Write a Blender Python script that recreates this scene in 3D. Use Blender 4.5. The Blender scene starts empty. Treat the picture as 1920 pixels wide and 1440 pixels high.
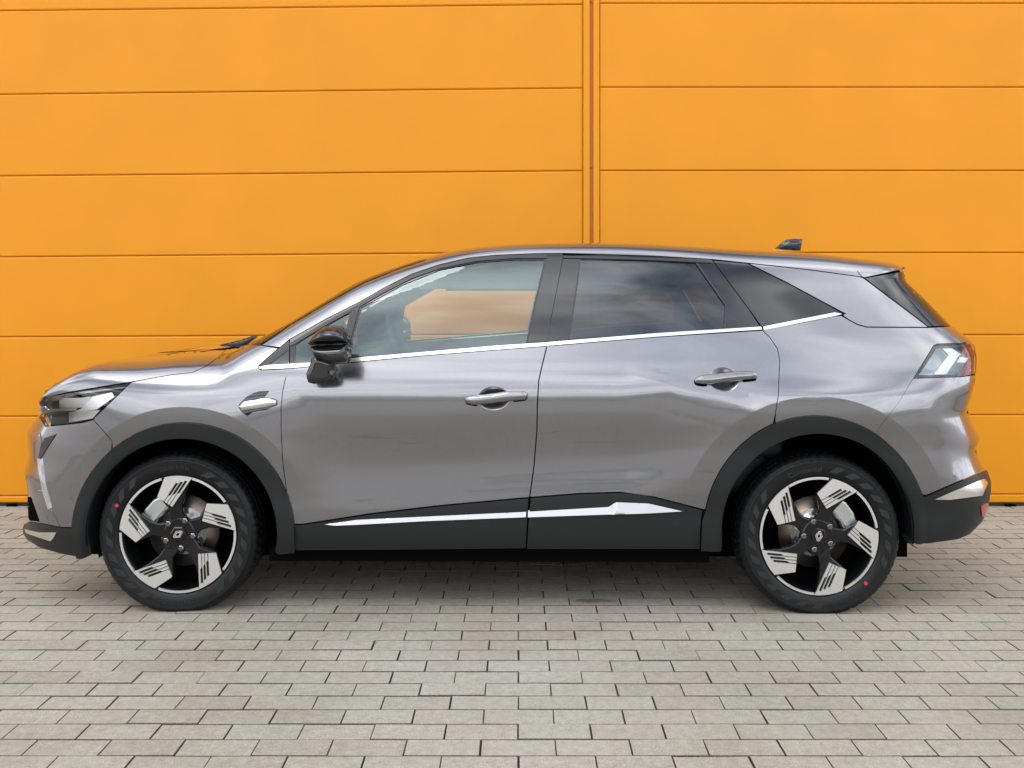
import bpy, math, random
import numpy as np
from mathutils import Vector
from mathutils.geometry import delaunay_2d_cdt
random.seed(4); rng = np.random.default_rng(4)
scene = bpy.context.scene
COL = scene.collection

# ------------------------------------------------------------------ camera, sky, sun, exposure
FPX, HX, HY, EYE = 1911.0, 972.0, 556.0, 1.31      # focal length and horizon of the 1920 px photograph, eye height
cam_d = bpy.data.cameras.new('camera'); cam = bpy.data.objects.new('camera', cam_d); COL.objects.link(cam)
cam_d.sensor_width = 36.0; cam_d.lens = FPX / 1920 * 36
cam_d.shift_x = -(HX - 960) / 1920; cam_d.shift_y = -(720 - HY) / 1920
cam_d.clip_start = 0.05; cam_d.clip_end = 2000
cam.location = (0, 0, EYE); cam.rotation_euler = (math.radians(90), 0, 0)
scene.camera = cam

SUN_EL, SUN_AZ = 56.0, 212.0        # compass degrees: light comes from behind-left of the camera
world = bpy.data.worlds.new('World'); scene.world = world; world.use_nodes = True
nt = world.node_tree; nt.nodes.clear()
def N(t, **k):
    n = nt.nodes.new(t)
    for a, b in k.items(): setattr(n, a, b)
    return n
L = nt.links.new
wo = N('ShaderNodeOutputWorld'); bg = N('ShaderNodeBackground'); bg.inputs['Strength'].default_value = 0.10
sky = N('ShaderNodeTexSky', sky_type='NISHITA', sun_disc=False)
sky.sun_elevation = math.radians(SUN_EL); sky.sun_rotation = math.radians(SUN_AZ)
sky.air_density = 1.0; sky.dust_density = 1.0
tc = N('ShaderNodeTexCoord'); sep = N('ShaderNodeSeparateXYZ'); L(tc.outputs['Generated'], sep.inputs[0])
zz = N('ShaderNodeMath', operation='MAXIMUM'); L(sep.outputs['Z'], zz.inputs[0]); zz.inputs[1].default_value = 0.0
za = N('ShaderNodeMath', operation='ADD'); L(zz.outputs[0], za.inputs[0]); za.inputs[1].default_value = 0.16
dx = N('ShaderNodeMath', operation='DIVIDE'); L(sep.outputs['X'], dx.inputs[0]); L(za.outputs[0], dx.inputs[1])
dy = N('ShaderNodeMath', operation='DIVIDE'); L(sep.outputs['Y'], dy.inputs[0]); L(za.outputs[0], dy.inputs[1])
cb = N('ShaderNodeCombineXYZ'); L(dx.outputs[0], cb.inputs[0]); L(dy.outputs[0], cb.inputs[1])
cb.inputs[2].default_value = 15.8
no = N('ShaderNodeTexNoise'); L(cb.outputs[0], no.inputs['Vector'])
no.inputs['Scale'].default_value = 1.15; no.inputs['Detail'].default_value = 9; no.inputs['Roughness'].default_value = 0.58
no.inputs['Distortion'].default_value = 0.5
lowc = N('ShaderNodeMapRange'); L(sep.outputs['Z'], lowc.inputs[0]); lowc.inputs[1].default_value = 0.0; lowc.inputs[2].default_value = 0.62; lowc.inputs[3].default_value = 0.20; lowc.inputs[4].default_value = 0.0
cov = N('ShaderNodeMath', operation='ADD'); L(no.outputs['Fac'], cov.inputs[0]); L(lowc.outputs[0], cov.inputs[1])
cr = N('ShaderNodeValToRGB'); L(cov.outputs[0], cr.inputs['Fac'])
cr.color_ramp.elements[0].position = 0.40; cr.color_ramp.elements[0].color = (0, 0, 0, 1)
cr.color_ramp.elements[1].position = 0.56; cr.color_ramp.elements[1].color = (1, 1, 1, 1)
no2 = N('ShaderNodeTexNoise'); L(cb.outputs[0], no2.inputs['Vector']); no2.inputs['Scale'].default_value = 2.6; no2.inputs['Detail'].default_value = 6
cl = N('ShaderNodeValToRGB'); L(no2.outputs['Fac'], cl.inputs['Fac'])
cl.color_ramp.elements[0].position = 0.34; cl.color_ramp.elements[0].color = (9.0, 10.6, 13.5, 1)
cl.color_ramp.elements[1].position = 0.64; cl.color_ramp.elements[1].color = (42, 41.8, 41.6, 1)
mx = N('ShaderNodeMixRGB'); L(cr.outputs['Color'], mx.inputs['Fac']); L(sky.outputs['Color'], mx.inputs['Color1']); L(cl.outputs['Color'], mx.inputs['Color2'])
L(mx.outputs['Color'], bg.inputs['Color']); L(bg.outputs[0], wo.inputs[0])

sun_d = bpy.data.lights.new('sun', 'SUN'); sun = bpy.data.objects.new('sun', sun_d); COL.objects.link(sun)
sun_d.energy = 0.75; sun_d.angle = math.radians(24); sun_d.color = (1.0, 0.96, 0.9)
_az, _el = math.radians(SUN_AZ), math.radians(SUN_EL)
sdir = Vector((math.sin(_az) * math.cos(_el), math.cos(_az) * math.cos(_el), math.sin(_el)))
sun.rotation_euler = (-sdir).to_track_quat('-Z', 'Y').to_euler()
scene.view_settings.view_transform = 'Standard'; scene.view_settings.look = 'None'
scene.view_settings.gamma = 1; scene.view_settings.use_curve_mapping = False
scene.view_settings.exposure = -0.18
scene.cycles.max_bounces = 10; scene.cycles.transparent_max_bounces = 16

# ------------------------------------------------------------------ materials
def mat(name, col=(.5, .5, .5), rough=.5, metal=0., coat=0., coat_r=.03, spec=.5, ior=None):
    m = bpy.data.materials.new(name); m.use_nodes = True
    b = m.node_tree.nodes['Principled BSDF']
    b.inputs['Base Color'].default_value = (*col, 1); b.inputs['Roughness'].default_value = rough
    b.inputs['Metallic'].default_value = metal; b.inputs['Coat Weight'].default_value = coat
    b.inputs['Coat Roughness'].default_value = coat_r; b.inputs['Specular IOR Level'].default_value = spec
    if ior: b.inputs['IOR'].default_value = ior
    return m
def nd(m, t, **k):
    n = m.node_tree.nodes.new(t)
    for a, b in k.items(): setattr(n, a, b)
    return n
def bsdf(m): return m.node_tree.nodes['Principled BSDF']
def ln(m, a, b): m.node_tree.links.new(a, b)
def ramp(m, src, stops):
    r = nd(m, 'ShaderNodeValToRGB'); ln(m, src, r.inputs['Fac'])
    e = r.color_ramp.elements
    while len(e) < len(stops): e.new(.5)
    for i, (p, c) in enumerate(stops): e[i].position = p; e[i].color = (*c, 1)
    return r
def noise(m, scale, detail=4, rough=.5, coord='Object', vec=None):
    n = nd(m, 'ShaderNodeTexNoise'); n.inputs['Scale'].default_value = scale; n.inputs['Detail'].default_value = detail; n.inputs['Roughness'].default_value = rough
    if vec is None:
        t = nd(m, 'ShaderNodeTexCoord'); vec = t.outputs[coord]
    ln(m, vec, n.inputs['Vector']); return n
def bump(m, h, strength, dist):
    b = nd(m, 'ShaderNodeBump'); b.inputs['Strength'].default_value = strength; b.inputs['Distance'].default_value = dist
    ln(m, h, b.inputs['Height']); ln(m, b.outputs[0], bsdf(m).inputs['Normal']); return b

M = {}
# metallic grey-violet paint with fine flakes under clear coat
p = mat('paint', (.3, .29, .3), .20, .92, 1.0, .006)
n = noise(p, 900, 2); r = ramp(p, n.outputs['Fac'], [(.3, (.200, .198, .214)), (.7, (.274, .271, .292))]); ln(p, r.outputs[0], bsdf(p).inputs['Base Color'])
M['paint'] = p
c = mat('cladding_plastic', (.0095, .0110, .0120), .40, 0, 0, spec=.36)
n = noise(c, 260, 3); bump(c, n.outputs['Fac'], .12, .002); M['clad'] = c
M['gloss_black'] = mat('gloss_black', (.008, .008, .010), .04, 0, 0, .0, spec=.75)
M['satin_black'] = mat('satin_black', (.02, .021, .022), .35)
M['matte_black'] = mat('matte_black', (.004, .004, .004), 1.0, spec=.0)
M['chrome'] = mat('satin_chrome', (.82, .82, .83), .16, 1.0)
M['sill_silver'] = mat('brushed_silver', (.40, .40, .415), .28, 1.0)
M['lamp_chrome'] = mat('lamp_chrome', (.88, .89, .9), .3, 1.0)
M['silver'] = mat('machined_silver', (.66, .65, .63), .30, .85)
n = noise(M['silver'], 400, 2); ln(M['silver'], ramp(M['silver'], n.outputs['Fac'], [(.3, (.70, .69, .675)), (.7, (.80, .79, .775))]).outputs[0], bsdf(M['silver']).inputs['Base Color'])
M['wheel_black'] = mat('wheel_gloss_black', (.005, .0055, .007), .10, 0, 0, spec=.42)
M['disc'] = mat('brake_disc', (.30, .24, .20), .34, 1.0)
M['caliper'] = mat('caliper_metal', (.55, .60, .60), .3, .9)
t = mat('tyre_rubber', (.0045, .0052, .0058), .44, spec=.28)
n = noise(t, 60, 5); bump(t, n.outputs['Fac'], .25, .002); M['tyre'] = t
M['tyre_mark'] = mat('tyre_lettering', (.0125, .014, .0155), .36)
M['red'] = mat('red_dot', (.5, .02, .05), .5)
M['white_lens'] = mat('white_lens', (.93, .94, .95), .25, 0, .6)
M['grey_lens'] = mat('grey_lens', (.22, .28, .31), .12, .3, 1)
M['interior'] = mat('interior_dark', (.03, .032, .034), .7)
M['headliner'] = mat('headliner', (.16, .165, .17), .9)
M['lamp_red'] = mat('lamp_red', (.30, .02, .015), .08, 0, 1)
M['grey_gloss'] = mat('grey_gloss', (.20, .19, .185), .14, .7, 1)

def glass(name, tint, ior, rough=0.0, refl=(1, 1, 1)):
    m = bpy.data.materials.new(name); m.use_nodes = True; t = m.node_tree; t.nodes.clear()
    o = t.nodes.new('ShaderNodeOutputMaterial'); x = t.nodes.new('ShaderNodeMixShader')
    a = t.nodes.new('ShaderNodeBsdfTransparent'); g = t.nodes.new('ShaderNodeBsdfGlossy'); f = t.nodes.new('ShaderNodeFresnel')
    a.inputs[0].default_value = (*tint, 1); g.inputs['Roughness'].default_value = rough; g.inputs[0].default_value = (*refl, 1)
    f.inputs['IOR'].default_value = ior
    t.links.new(f.outputs[0], x.inputs[0]); t.links.new(a.outputs[0], x.inputs[1]); t.links.new(g.outputs[0], x.inputs[2]); t.links.new(x.outputs[0], o.inputs[0])
    return m
M['glass'] = glass('side_glass', (.86, .92, .88), 1.95, 0.0, (.80, .96, 1.0))
M['glass_dark'] = glass('privacy_glass', (.22, .22, .24), 1.85, 0.0, (.86, .95, 1.0))
M['windshield'] = glass('windshield_glass', (.7, .76, .74), 2.3)
M['lens'] = glass('lamp_lens', (.97, .98, .98), 1.55)

# orange sheet metal
o = mat('orange_metal', (.86, .275, .012), .46, 0, 0, .14, spec=.30)
n = noise(o, 2.2, 5); n2 = noise(o, 30, 4)
r = ramp(o, n.outputs['Fac'], [(.3, (.62, .233, .0022)), (.7, (.66, .250, .0028))]); ln(o, r.outputs[0], bsdf(o).inputs['Base Color'])
mp = nd(o, 'ShaderNodeMapping'); tcn = nd(o, 'ShaderNodeTexCoord'); ln(o, tcn.outputs['Object'], mp.inputs[0]); mp.inputs['Scale'].default_value = (1.2, 1, 260)
n3 = noise(o, 1, 3, vec=mp.outputs[0]); bump(o, n3.outputs['Fac'], .05, .002)
M['orange'] = o
M['orange_deep'] = mat('orange_groove', (.46, .15, .006), .6)
M['wall_back'] = mat('joint_backing', (.50, .14, .01), .8)  # dull darker orange of the wall backing and screws
M['plinth'] = mat('plinth_concrete', (.06, .045, .035), .9)

def paver_mat():
    m = mat('concrete_paver', (.4, .38, .34), .88, spec=.25)
    oi = nd(m, 'ShaderNodeObjectInfo'); geo = nd(m, 'ShaderNodeNewGeometry')
    nfine = noise(m, 300, 3, .8, vec=geo.outputs['Position']); nmid = noise(m, 34, 6, .65, vec=geo.outputs['Position']); nbig = noise(m, 1.3, 4, vec=geo.outputs['Position'])
    fine = ramp(m, nfine.outputs['Fac'], [(.27, (.08, .074, .066)), (.40, (.285, .272, .245)), (.60, (.385, .370, .335)), (.73, (.69, .675, .64))])
    at = nd(m, 'ShaderNodeAttribute', attribute_name='tone')
    add = nd(m, 'ShaderNodeMath', operation='ADD'); ln(m, oi.outputs['Random'], add.inputs[0]); ln(m, at.outputs['Fac'], add.inputs[1])
    fr = nd(m, 'ShaderNodeMath', operation='FRACT'); ln(m, add.outputs[0], fr.inputs[0])
    tone = ramp(m, fr.outputs[0], [(0, (.93, .90, .87)), (.2, (1.0, .975, .95)), (.5, (1.03, 1.02, .98)), (.8, (.985, 1.0, .96)), (1, (1.05, 1.045, 1.01))])
    a = nd(m, 'ShaderNodeMixRGB', blend_type='MULTIPLY'); a.inputs[0].default_value = 1; ln(m, fine.outputs[0], a.inputs[1]); ln(m, tone.outputs[0], a.inputs[2])
    md = ramp(m, nmid.outputs['Fac'], [(.3, (.80, .79, .77)), (.7, (1.10, 1.10, 1.09))])
    b = nd(m, 'ShaderNodeMixRGB', blend_type='MULTIPLY'); b.inputs[0].default_value = 1; ln(m, a.outputs[0], b.inputs[1]); ln(m, md.outputs[0], b.inputs[2])
    bgm = ramp(m, nbig.outputs['Fac'], [(.35, (.95, .93, .90)), (.65, (1.04, 1.04, 1.03))])
    c = nd(m, 'ShaderNodeMixRGB', blend_type='MULTIPLY'); c.inputs[0].default_value = 1; ln(m, b.outputs[0], c.inputs[1]); ln(m, bgm.outputs[0], c.inputs[2])
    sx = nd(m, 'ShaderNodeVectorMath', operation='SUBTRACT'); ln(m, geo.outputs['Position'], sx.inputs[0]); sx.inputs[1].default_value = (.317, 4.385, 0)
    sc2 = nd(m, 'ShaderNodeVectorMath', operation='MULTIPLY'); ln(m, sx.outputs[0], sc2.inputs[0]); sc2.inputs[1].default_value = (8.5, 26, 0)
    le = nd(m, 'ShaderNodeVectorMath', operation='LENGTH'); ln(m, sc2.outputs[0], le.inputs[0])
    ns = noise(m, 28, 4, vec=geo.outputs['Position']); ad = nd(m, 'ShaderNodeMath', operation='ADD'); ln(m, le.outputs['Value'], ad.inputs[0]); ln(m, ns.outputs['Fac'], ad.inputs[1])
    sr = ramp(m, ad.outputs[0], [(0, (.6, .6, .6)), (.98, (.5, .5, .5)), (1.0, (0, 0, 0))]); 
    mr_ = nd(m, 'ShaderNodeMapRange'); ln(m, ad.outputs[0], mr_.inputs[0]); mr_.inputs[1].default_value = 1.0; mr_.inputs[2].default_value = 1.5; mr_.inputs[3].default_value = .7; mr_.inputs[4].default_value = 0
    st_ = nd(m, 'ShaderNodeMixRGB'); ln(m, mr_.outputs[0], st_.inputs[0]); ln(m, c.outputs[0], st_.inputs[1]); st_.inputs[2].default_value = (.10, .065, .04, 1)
    # broad faint dirt and tyre-dark patches over the yard
    nb = noise(m, .55, 6, .62, vec=geo.outputs['Position']); dr = ramp(m, nb.outputs['Fac'], [(.38, (.86, .845, .82)), (.52, (1, 1, 1)), (.7, (1.04, 1.04, 1.04))])
    fin = nd(m, 'ShaderNodeMixRGB', blend_type='MULTIPLY'); fin.inputs[0].default_value = 1; ln(m, st_.outputs[0], fin.inputs[1]); ln(m, dr.outputs[0], fin.inputs[2])
    ln(m, fin.outputs[0], bsdf(m).inputs['Base Color'])
    bump(m, nfine.outputs['Fac'], .5, .003)
    return m
M['paver'] = paver_mat()
s = mat('joint_sand', (.10, .09, .075), .95, spec=.1); n = noise(s, 200, 4)
ln(s, ramp(s, n.outputs['Fac'], [(.3, (.05, .044, .036)), (.7, (.14, .125, .105))]).outputs[0], bsdf(s).inputs['Base Color']); M['sand'] = s
g = mat('paved_yard', (.33, .31, .28), .9, spec=.2)
br = nd(g, 'ShaderNodeTexBrick'); tg = nd(g, 'ShaderNodeTexCoord'); ln(g, tg.outputs['Object'], br.inputs['Vector'])
br.inputs['Scale'].default_value = 1; br.inputs['Brick Width'].default_value = .2185; br.inputs['Row Height'].default_value = .1089; br.inputs['Mortar Size'].default_value = .004
br.inputs['Color1'].default_value = (.41, .39, .35, 1); br.inputs['Color2'].default_value = (.38, .36, .325, 1); br.inputs['Mortar'].default_value = (.1, .09, .075, 1)
ln(g, br.outputs['Color'], bsdf(g).inputs['Base Color']); M['yard'] = g
M['leaf'] = mat('dark_foliage', (.05, .075, .03), .7)
M['weed'] = mat('weed_green', (.10, .16, .04), .7)

# ------------------------------------------------------------------ mesh helpers
def mesh_obj(name, verts, faces, m, parent=None, normals=None, smooth=True, mats=None, fm=None):
    me = bpy.data.meshes.new(name); me.from_pydata([tuple(map(float, v)) for v in verts], [], [tuple(map(int, f)) for f in faces])
    for q in (mats or [m]): me.materials.append(q)
    if fm is not None: me.polygons.foreach_set('material_index', np.asarray(fm, dtype=np.int32))
    me.polygons.foreach_set('use_smooth', np.full(len(me.polygons), smooth))
    me.update()
    if normals is not None: me.normals_split_custom_set_from_vertices([tuple(map(float, v)) for v in normals])
    o = bpy.data.objects.new(name, me); COL.objects.link(o)
    if parent is not None: o.parent = parent
    return o
def empty(name, loc, rz=0, parent=None):
    o = bpy.data.objects.new(name, None); COL.objects.link(o); o.location = loc; o.rotation_euler = (0, 0, rz); o.empty_display_size = .2
    if parent is not None: o.parent = parent
    return o
def tag(o, label=None, cat=None, group=None, kind=None):
    if label: o['label'] = label
    if cat: o['category'] = cat
    if group: o['group'] = group
    if kind: o['kind'] = kind
    return o
class MB:
    def __init__(s): s.v = []; s.f = []
    def add(s, v, f):
        k = len(s.v); s.v += [tuple(a) for a in v]; s.f += [tuple(i + k for i in q) for q in f]; return s
    def box(s, x0, x1, y0, y1, z0, z1):
        return s.add([(x0, y0, z0), (x1, y0, z0), (x1, y1, z0), (x0, y1, z0), (x0, y0, z1), (x1, y0, z1), (x1, y1, z1), (x0, y1, z1)],
                     [(0, 3, 2, 1), (4, 5, 6, 7), (0, 1, 5, 4), (1, 2, 6, 5), (2, 3, 7, 6), (3, 0, 4, 7)])
    def tube(s, pts, r, n=10, cap=True):
        pts = [np.array(p, float) for p in pts]; k = len(s.v); rings = []
        rr = r if hasattr(r, '__len__') else [r] * len(pts)
        for i, p in enumerate(pts):
            d = pts[min(i + 1, len(pts) - 1)] - pts[max(i - 1, 0)]; d /= np.linalg.norm(d)
            a = np.cross(d, (0, 0, 1)) if abs(d[2]) < .9 else np.cross(d, (1, 0, 0)); a /= np.linalg.norm(a); b = np.cross(d, a)
            for j in range(n):
                t = 2 * math.pi * j / n; s.v.append(tuple(p + rr[i] * (math.cos(t) * a + math.sin(t) * b)))
        for i in range(len(pts) - 1):
            for j in range(n):
                s.f.append((k + i * n + j, k + i * n + (j + 1) % n, k + (i + 1) * n + (j + 1) % n, k + (i + 1) * n + j))
        if cap: s.f.append(tuple(k + j for j in range(n))[::-1]); s.f.append(tuple(k + (len(pts) - 1) * n + j for j in range(n)))
        return s
    def build(s, name, m, parent=None, smooth=False): return mesh_obj(name, s.v, s.f, m, parent, smooth=smooth)
def bevel(o, w, seg=2):
    md = o.modifiers.new('bevel', 'BEVEL'); md.width = w; md.segments = seg; md.limit_method = 'ANGLE'; md.angle_limit = math.radians(40); return o

# ------------------------------------------------------------------ pavement
ROW0, RW, PL = 2.906, .1089, .2185
pav = mesh_obj('pavement', [(-6.2, .2, -.012), (6.2, .2, -.012), (6.2, 6.5, -.012), (-6.2, 6.5, -.012)], [(0, 1, 2, 3)], M['sand'], smooth=False)
tag(pav, kind='structure')
def paver_geo(w, h, seed):
    r = random.Random(seed); e = .0011; d = .0016
    j = lambda a: r.uniform(-a, a)
    top = [(-w / 2 + e + j(.0008), -h / 2 + e + j(.0008), j(.0006)), (w / 2 - e + j(.0008), -h / 2 + e + j(.0008), j(.0006)), (w / 2 - e + j(.0008), h / 2 - e + j(.0008), j(.0006)), (-w / 2 + e + j(.0008), h / 2 - e + j(.0008), j(.0006))]
    mid = [(-w / 2, -h / 2, -d), (w / 2, -h / 2, -d), (w / 2, h / 2, -d), (-w / 2, h / 2, -d)]
    bot = [(a, b, -.03) for a, b, _ in mid]
    v = top + mid + bot; f = [(0, 1, 2, 3)]
    for i in range(4):
        k = (i + 1) % 4; f += [(4 + i, 4 + k, k, i), (8 + i, 8 + k, 4 + k, 4 + i)]
    return v, f
pm = []
for i in range(8):
    v, f = paver_geo(PL - .0026 - .0006 * (i % 3), RW - .0042 - .0007 * (i % 2), i)
    me = bpy.data.meshes.new('paver'); me.from_pydata(v, [], f); me.materials.append(M['paver']); me.materials.append(M['sand']); me.polygons.foreach_set('material_index', [0] + [1] * (len(f) - 1)); pm.append(me)
cells = []
for i in range(-24, 32):
    y = ROW0 + RW * (i + .5)
    if y > 6.36: continue
    off = 0 if i % 2 else .5
    for k in range(-27, 27):
        x = PL * (k + .5 + (off if i % 2 == 0 else 0))
        if abs(x) > 5.6: continue
        cells.append((x, y, i, k))
def in_view(x, y):
    px = HX + x * FPX / y if y > .3 else 9999; py = HY + EYE * FPX / y if y > .3 else 9999
    return -60 < px < 1980 and py < 1470
def hidden(x, y):   # wholly under the car
    return 4.62 < y < 6.05 and -1.7 < x < 1.85
vis = sorted([c for c in cells if in_view(c[0], c[1]) and not hidden(c[0], c[1])], key=lambda c: c[1])
big = vis[:300]; bs = set(big)
def ptf(x, y):
    return x + random.gauss(0, .0008), y + random.gauss(0, .0006), random.gauss(0, .0007), random.gauss(0, .0035), random.gauss(0, .0022), random.gauss(0, .0025)
for (x, y, i, k) in big:
    ob = bpy.data.objects.new('paver', random.choice(pm)); COL.objects.link(ob); ob.parent = pav
    a, b, z, rx, ry, rz = ptf(x, y); ob.location = (a, b, z); ob.rotation_euler = (rx, ry, rz)
V, Fc, tone, FM = [], [], [], []
for (x, y, i, k) in cells:
    if (x, y, i, k) in bs: continue
    me = random.choice(pm); a, b, z, rx, ry, rz = ptf(x, y); t = random.random(); kk = len(V)
    for v in me.vertices:
        c = v.co; V.append((a + c.x - rz * c.y, b + c.y + rz * c.x, z + c.z + rx * c.y - ry * c.x)); tone.append(t)
    for pl in me.polygons: Fc.append([q + kk for q in pl.vertices]); FM.append(pl.material_index)
pf = mesh_obj('paver_field', V, Fc, None, pav, smooth=False, mats=[M['paver'], M['sand']], fm=FM); tag(pf, kind='stuff')
at = pf.data.attributes.new('tone', 'FLOAT', 'POINT'); at.data.foreach_set('value', np.array(tone, dtype=np.float32))
gr = mesh_obj('ground', [(-200, -200, -.018), (200, -200, -.018), (200, 60, -.018), (-200, 60, -.018)], [(0, 1, 2, 3)], M['yard'], smooth=False); tag(gr, kind='structure')
# small weeds and light grit caught in the joints
mb = MB()
for (px, py) in [(265, 1212), (412, 1222), (480, 1197), (474, 1212), (1432, 1164), (700, 1206)]:
    y = EYE * FPX / (py - HY); x = (px - HX) * y / FPX
    for q in range(9):
        a = random.uniform(0, 6.28); l = random.uniform(.006, .016); bx, by = x + random.gauss(0, .006), y + random.gauss(0, .003)
        mb.add([(bx - .0012, by, -.004), (bx + .0012, by, -.004), (bx + l * math.cos(a), by + l * math.sin(a), random.uniform(.003, .010))], [(0, 1, 2)])
w = mb.build('joint_weeds', M['weed']); tag(w, 'tiny green weeds sprouting from the paving joints', 'weeds', kind='stuff')

# unseen tree line added behind the camera to darken reflections in the paintwork
mb = MB()
for i in range(150):
    x = -95 + 190 * (i + random.random()) / 150; y = -42 - random.random() * 6; h = random.uniform(2.2, 4.4); w_ = random.uniform(1.8, 3.4)
    n_ = 9; k0 = len(mb.v); vv = []; ff = []
    for a in range(6):
        ph = math.pi * a / 5; 
        for q in range(n_):
            t_ = 2 * math.pi * q / n_; r_ = math.sin(ph) * w_ * random.uniform(.8, 1.2) + .05; vv.append((x + r_ * math.cos(t_), y + r_ * math.sin(t_), h * .5 - math.cos(ph) * h * .5 * random.uniform(.92, 1.08)))
    for a in range(5):
        for q in range(n_): ff.append((a * n_ + q, a * n_ + (q + 1) % n_, (a + 1) * n_ + (q + 1) % n_, (a + 1) * n_ + q))
    mb.add(vv, ff)
ft_ = mb.build('added_dark_trees', M['leaf'], smooth=False); tag(ft_, 'added line of dark trees, out of view, that darkens the paint reflections', 'trees', kind='stuff')

# ------------------------------------------------------------------ orange panel wall
WY = 6.35; WS = WY / FPX
def zw(py): return EYE + (HY - py) * WS
def xw(px): return (px - HX) * WS
wall = empty('panel_wall', (0, WY, 0)); tag(wall, 'orange metal wall of wide horizontal panels behind the car', 'wall')
rightz = [zw(v) for v in (927, 778, 628, 474, 320, 163.5, 6)]
leftzn = [zw(v) for v in (928, 778.6, 626.5, 472.6, 320.3, 165, 8)]
leftzf = [zw(v) for v in (930, 781, 632, 482, 330, 177, 20)]
for i in range(6):
    rightz.append(rightz[-1] + .523); leftzn.append(leftzn[-1] + .521); leftzf.append(leftzf[-1] + .519)
XS = xw(0)
XL0, XL1, XR0, XR1 = -9.0, xw(1093), xw(1124), 9.0
def lz(i, x):
    t = (x - XL1) / (XS - XL1); return leftzn[i] + (leftzf[i] - leftzn[i]) * t
def panel(x0, x1, za0, za1, zb0, zb1):
    # x0 edge spans za0..za1 and x1 edge spans zb0..zb1; folded edges
    g, e, d, th = .0022, .007, .005, .05
    v = []
    for (ex, dep) in ((e, 0), (0, d), (0, th)):
        gx = 0.0
        v += [(x0 + gx + ex, dep, za0 + g + ex), (x1 - ex, dep, zb0 + g + ex), (x1 - ex, dep, zb1 - g - ex), (x0 + ex, dep, za1 - g - ex)]
    f = [(0, 1, 2, 3)]
    for r in range(2):
        for i in range(4):
            k = (i + 1) % 4; f.append((r * 4 + 4 + i, r * 4 + 4 + k, r * 4 + k, r * 4 + i))
    return v, f
for i in range(8):
    v, f = panel(XL0, XL1, lz(i, XL0), lz(i + 1, XL0), lz(i, XL1), lz(i + 1, XL1)); mesh_obj('panel', v, f, M['orange'], wall, smooth=False)
    v, f = panel(XR0, XR1, rightz[i], rightz[i + 1], rightz[i], rightz[i + 1]); mesh_obj('panel', v, f, M['orange'], wall, smooth=False)
zb = zw(943)
for (x0, x1, i0, i1) in ((XL0, XL1, lz(0, XL0), lz(0, XL1)), (XR0, XR1, rightz[0], rightz[0])):
    v, f = panel(x0, x1, zb, i0, zb, i1); mesh_obj('base_rail', v, f, M['orange'], wall, smooth=False)
ZT = rightz[8]
b = MB().box(XL0, XR1, .0125, .06, .03, ZT).build('backing', M['wall_back'], wall)
for (a, c) in ((1093.6, 1105.5), (1112.3, 1123.4)):
    b = MB().box(xw(a), xw(c), -.012, .05, .024, ZT).build('joint_trim', M['orange'], wall); bevel(b, .003)
MB().box(xw(1105.5) + .0005, xw(1112.3) - .0005, .006, .0112, .03, ZT).build('joint_channel', M['orange_deep'], wall)
for py in (3, 313, 620):
    mb = MB(); mb.tube([(xw(1108.5), -.001, zw(py)), (xw(1108.5), .005, zw(py))], .006, 10); mb.build('screw', M['wall_back'], wall, True)
b = MB().box(XL0, XR1, .03, .08, -.03, .03).build('plinth', M['plinth'], wall)
for px in (20, 1897, 1960):
    MB().box(xw(px) - .03, xw(px) + .03, .005, .03, -.01, .012).build('bracket', M['matte_black'], wall)
b = MB().box(XL0, XR1, -.02, .10, ZT + .001, ZT + .05).build('coping', M['orange'], wall)

# ------------------------------------------------------------------ car: smooth body surface
TH = math.radians(-0.75); CO = np.array((-0.09, 5.085, 0.0))
ct, st = math.cos(TH), math.sin(TH)
def to_local(P):
    P = np.atleast_2d(P) - CO; return np.stack([ct * P[:, 0] + st * P[:, 1], -st * P[:, 0] + ct * P[:, 1], P[:, 2]], 1)
def to_world(P):
    P = np.atleast_2d(P); return np.stack([ct * P[:, 0] - st * P[:, 1], st * P[:, 0] + ct * P[:, 1], P[:, 2]], 1) + CO
CAM = to_local(np.array((0, 0, EYE)))[0]
def rays(px, py):
    px = np.asarray(px, float); py = np.asarray(py, float)
    d = np.stack([(px - HX) / FPX, np.ones_like(px), (HY - py) / FPX], 1)
    return np.stack([ct * d[:, 0] + st * d[:, 1], -st * d[:, 0] + ct * d[:, 1], d[:, 2]], 1)
def proj(P):
    w = to_world(P); return HX + w[:, 0] / w[:, 1] * FPX, HY + (EYE - w[:, 2]) / w[:, 1] * FPX
def at_depth(px, py, Yw):     # point of the car frame seen at px,py on the world plane Y=Yw
    return to_local(np.array(((px - HX) / FPX * Yw, Yw, EYE + (HY - py) / FPX * Yw)))[0]

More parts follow.
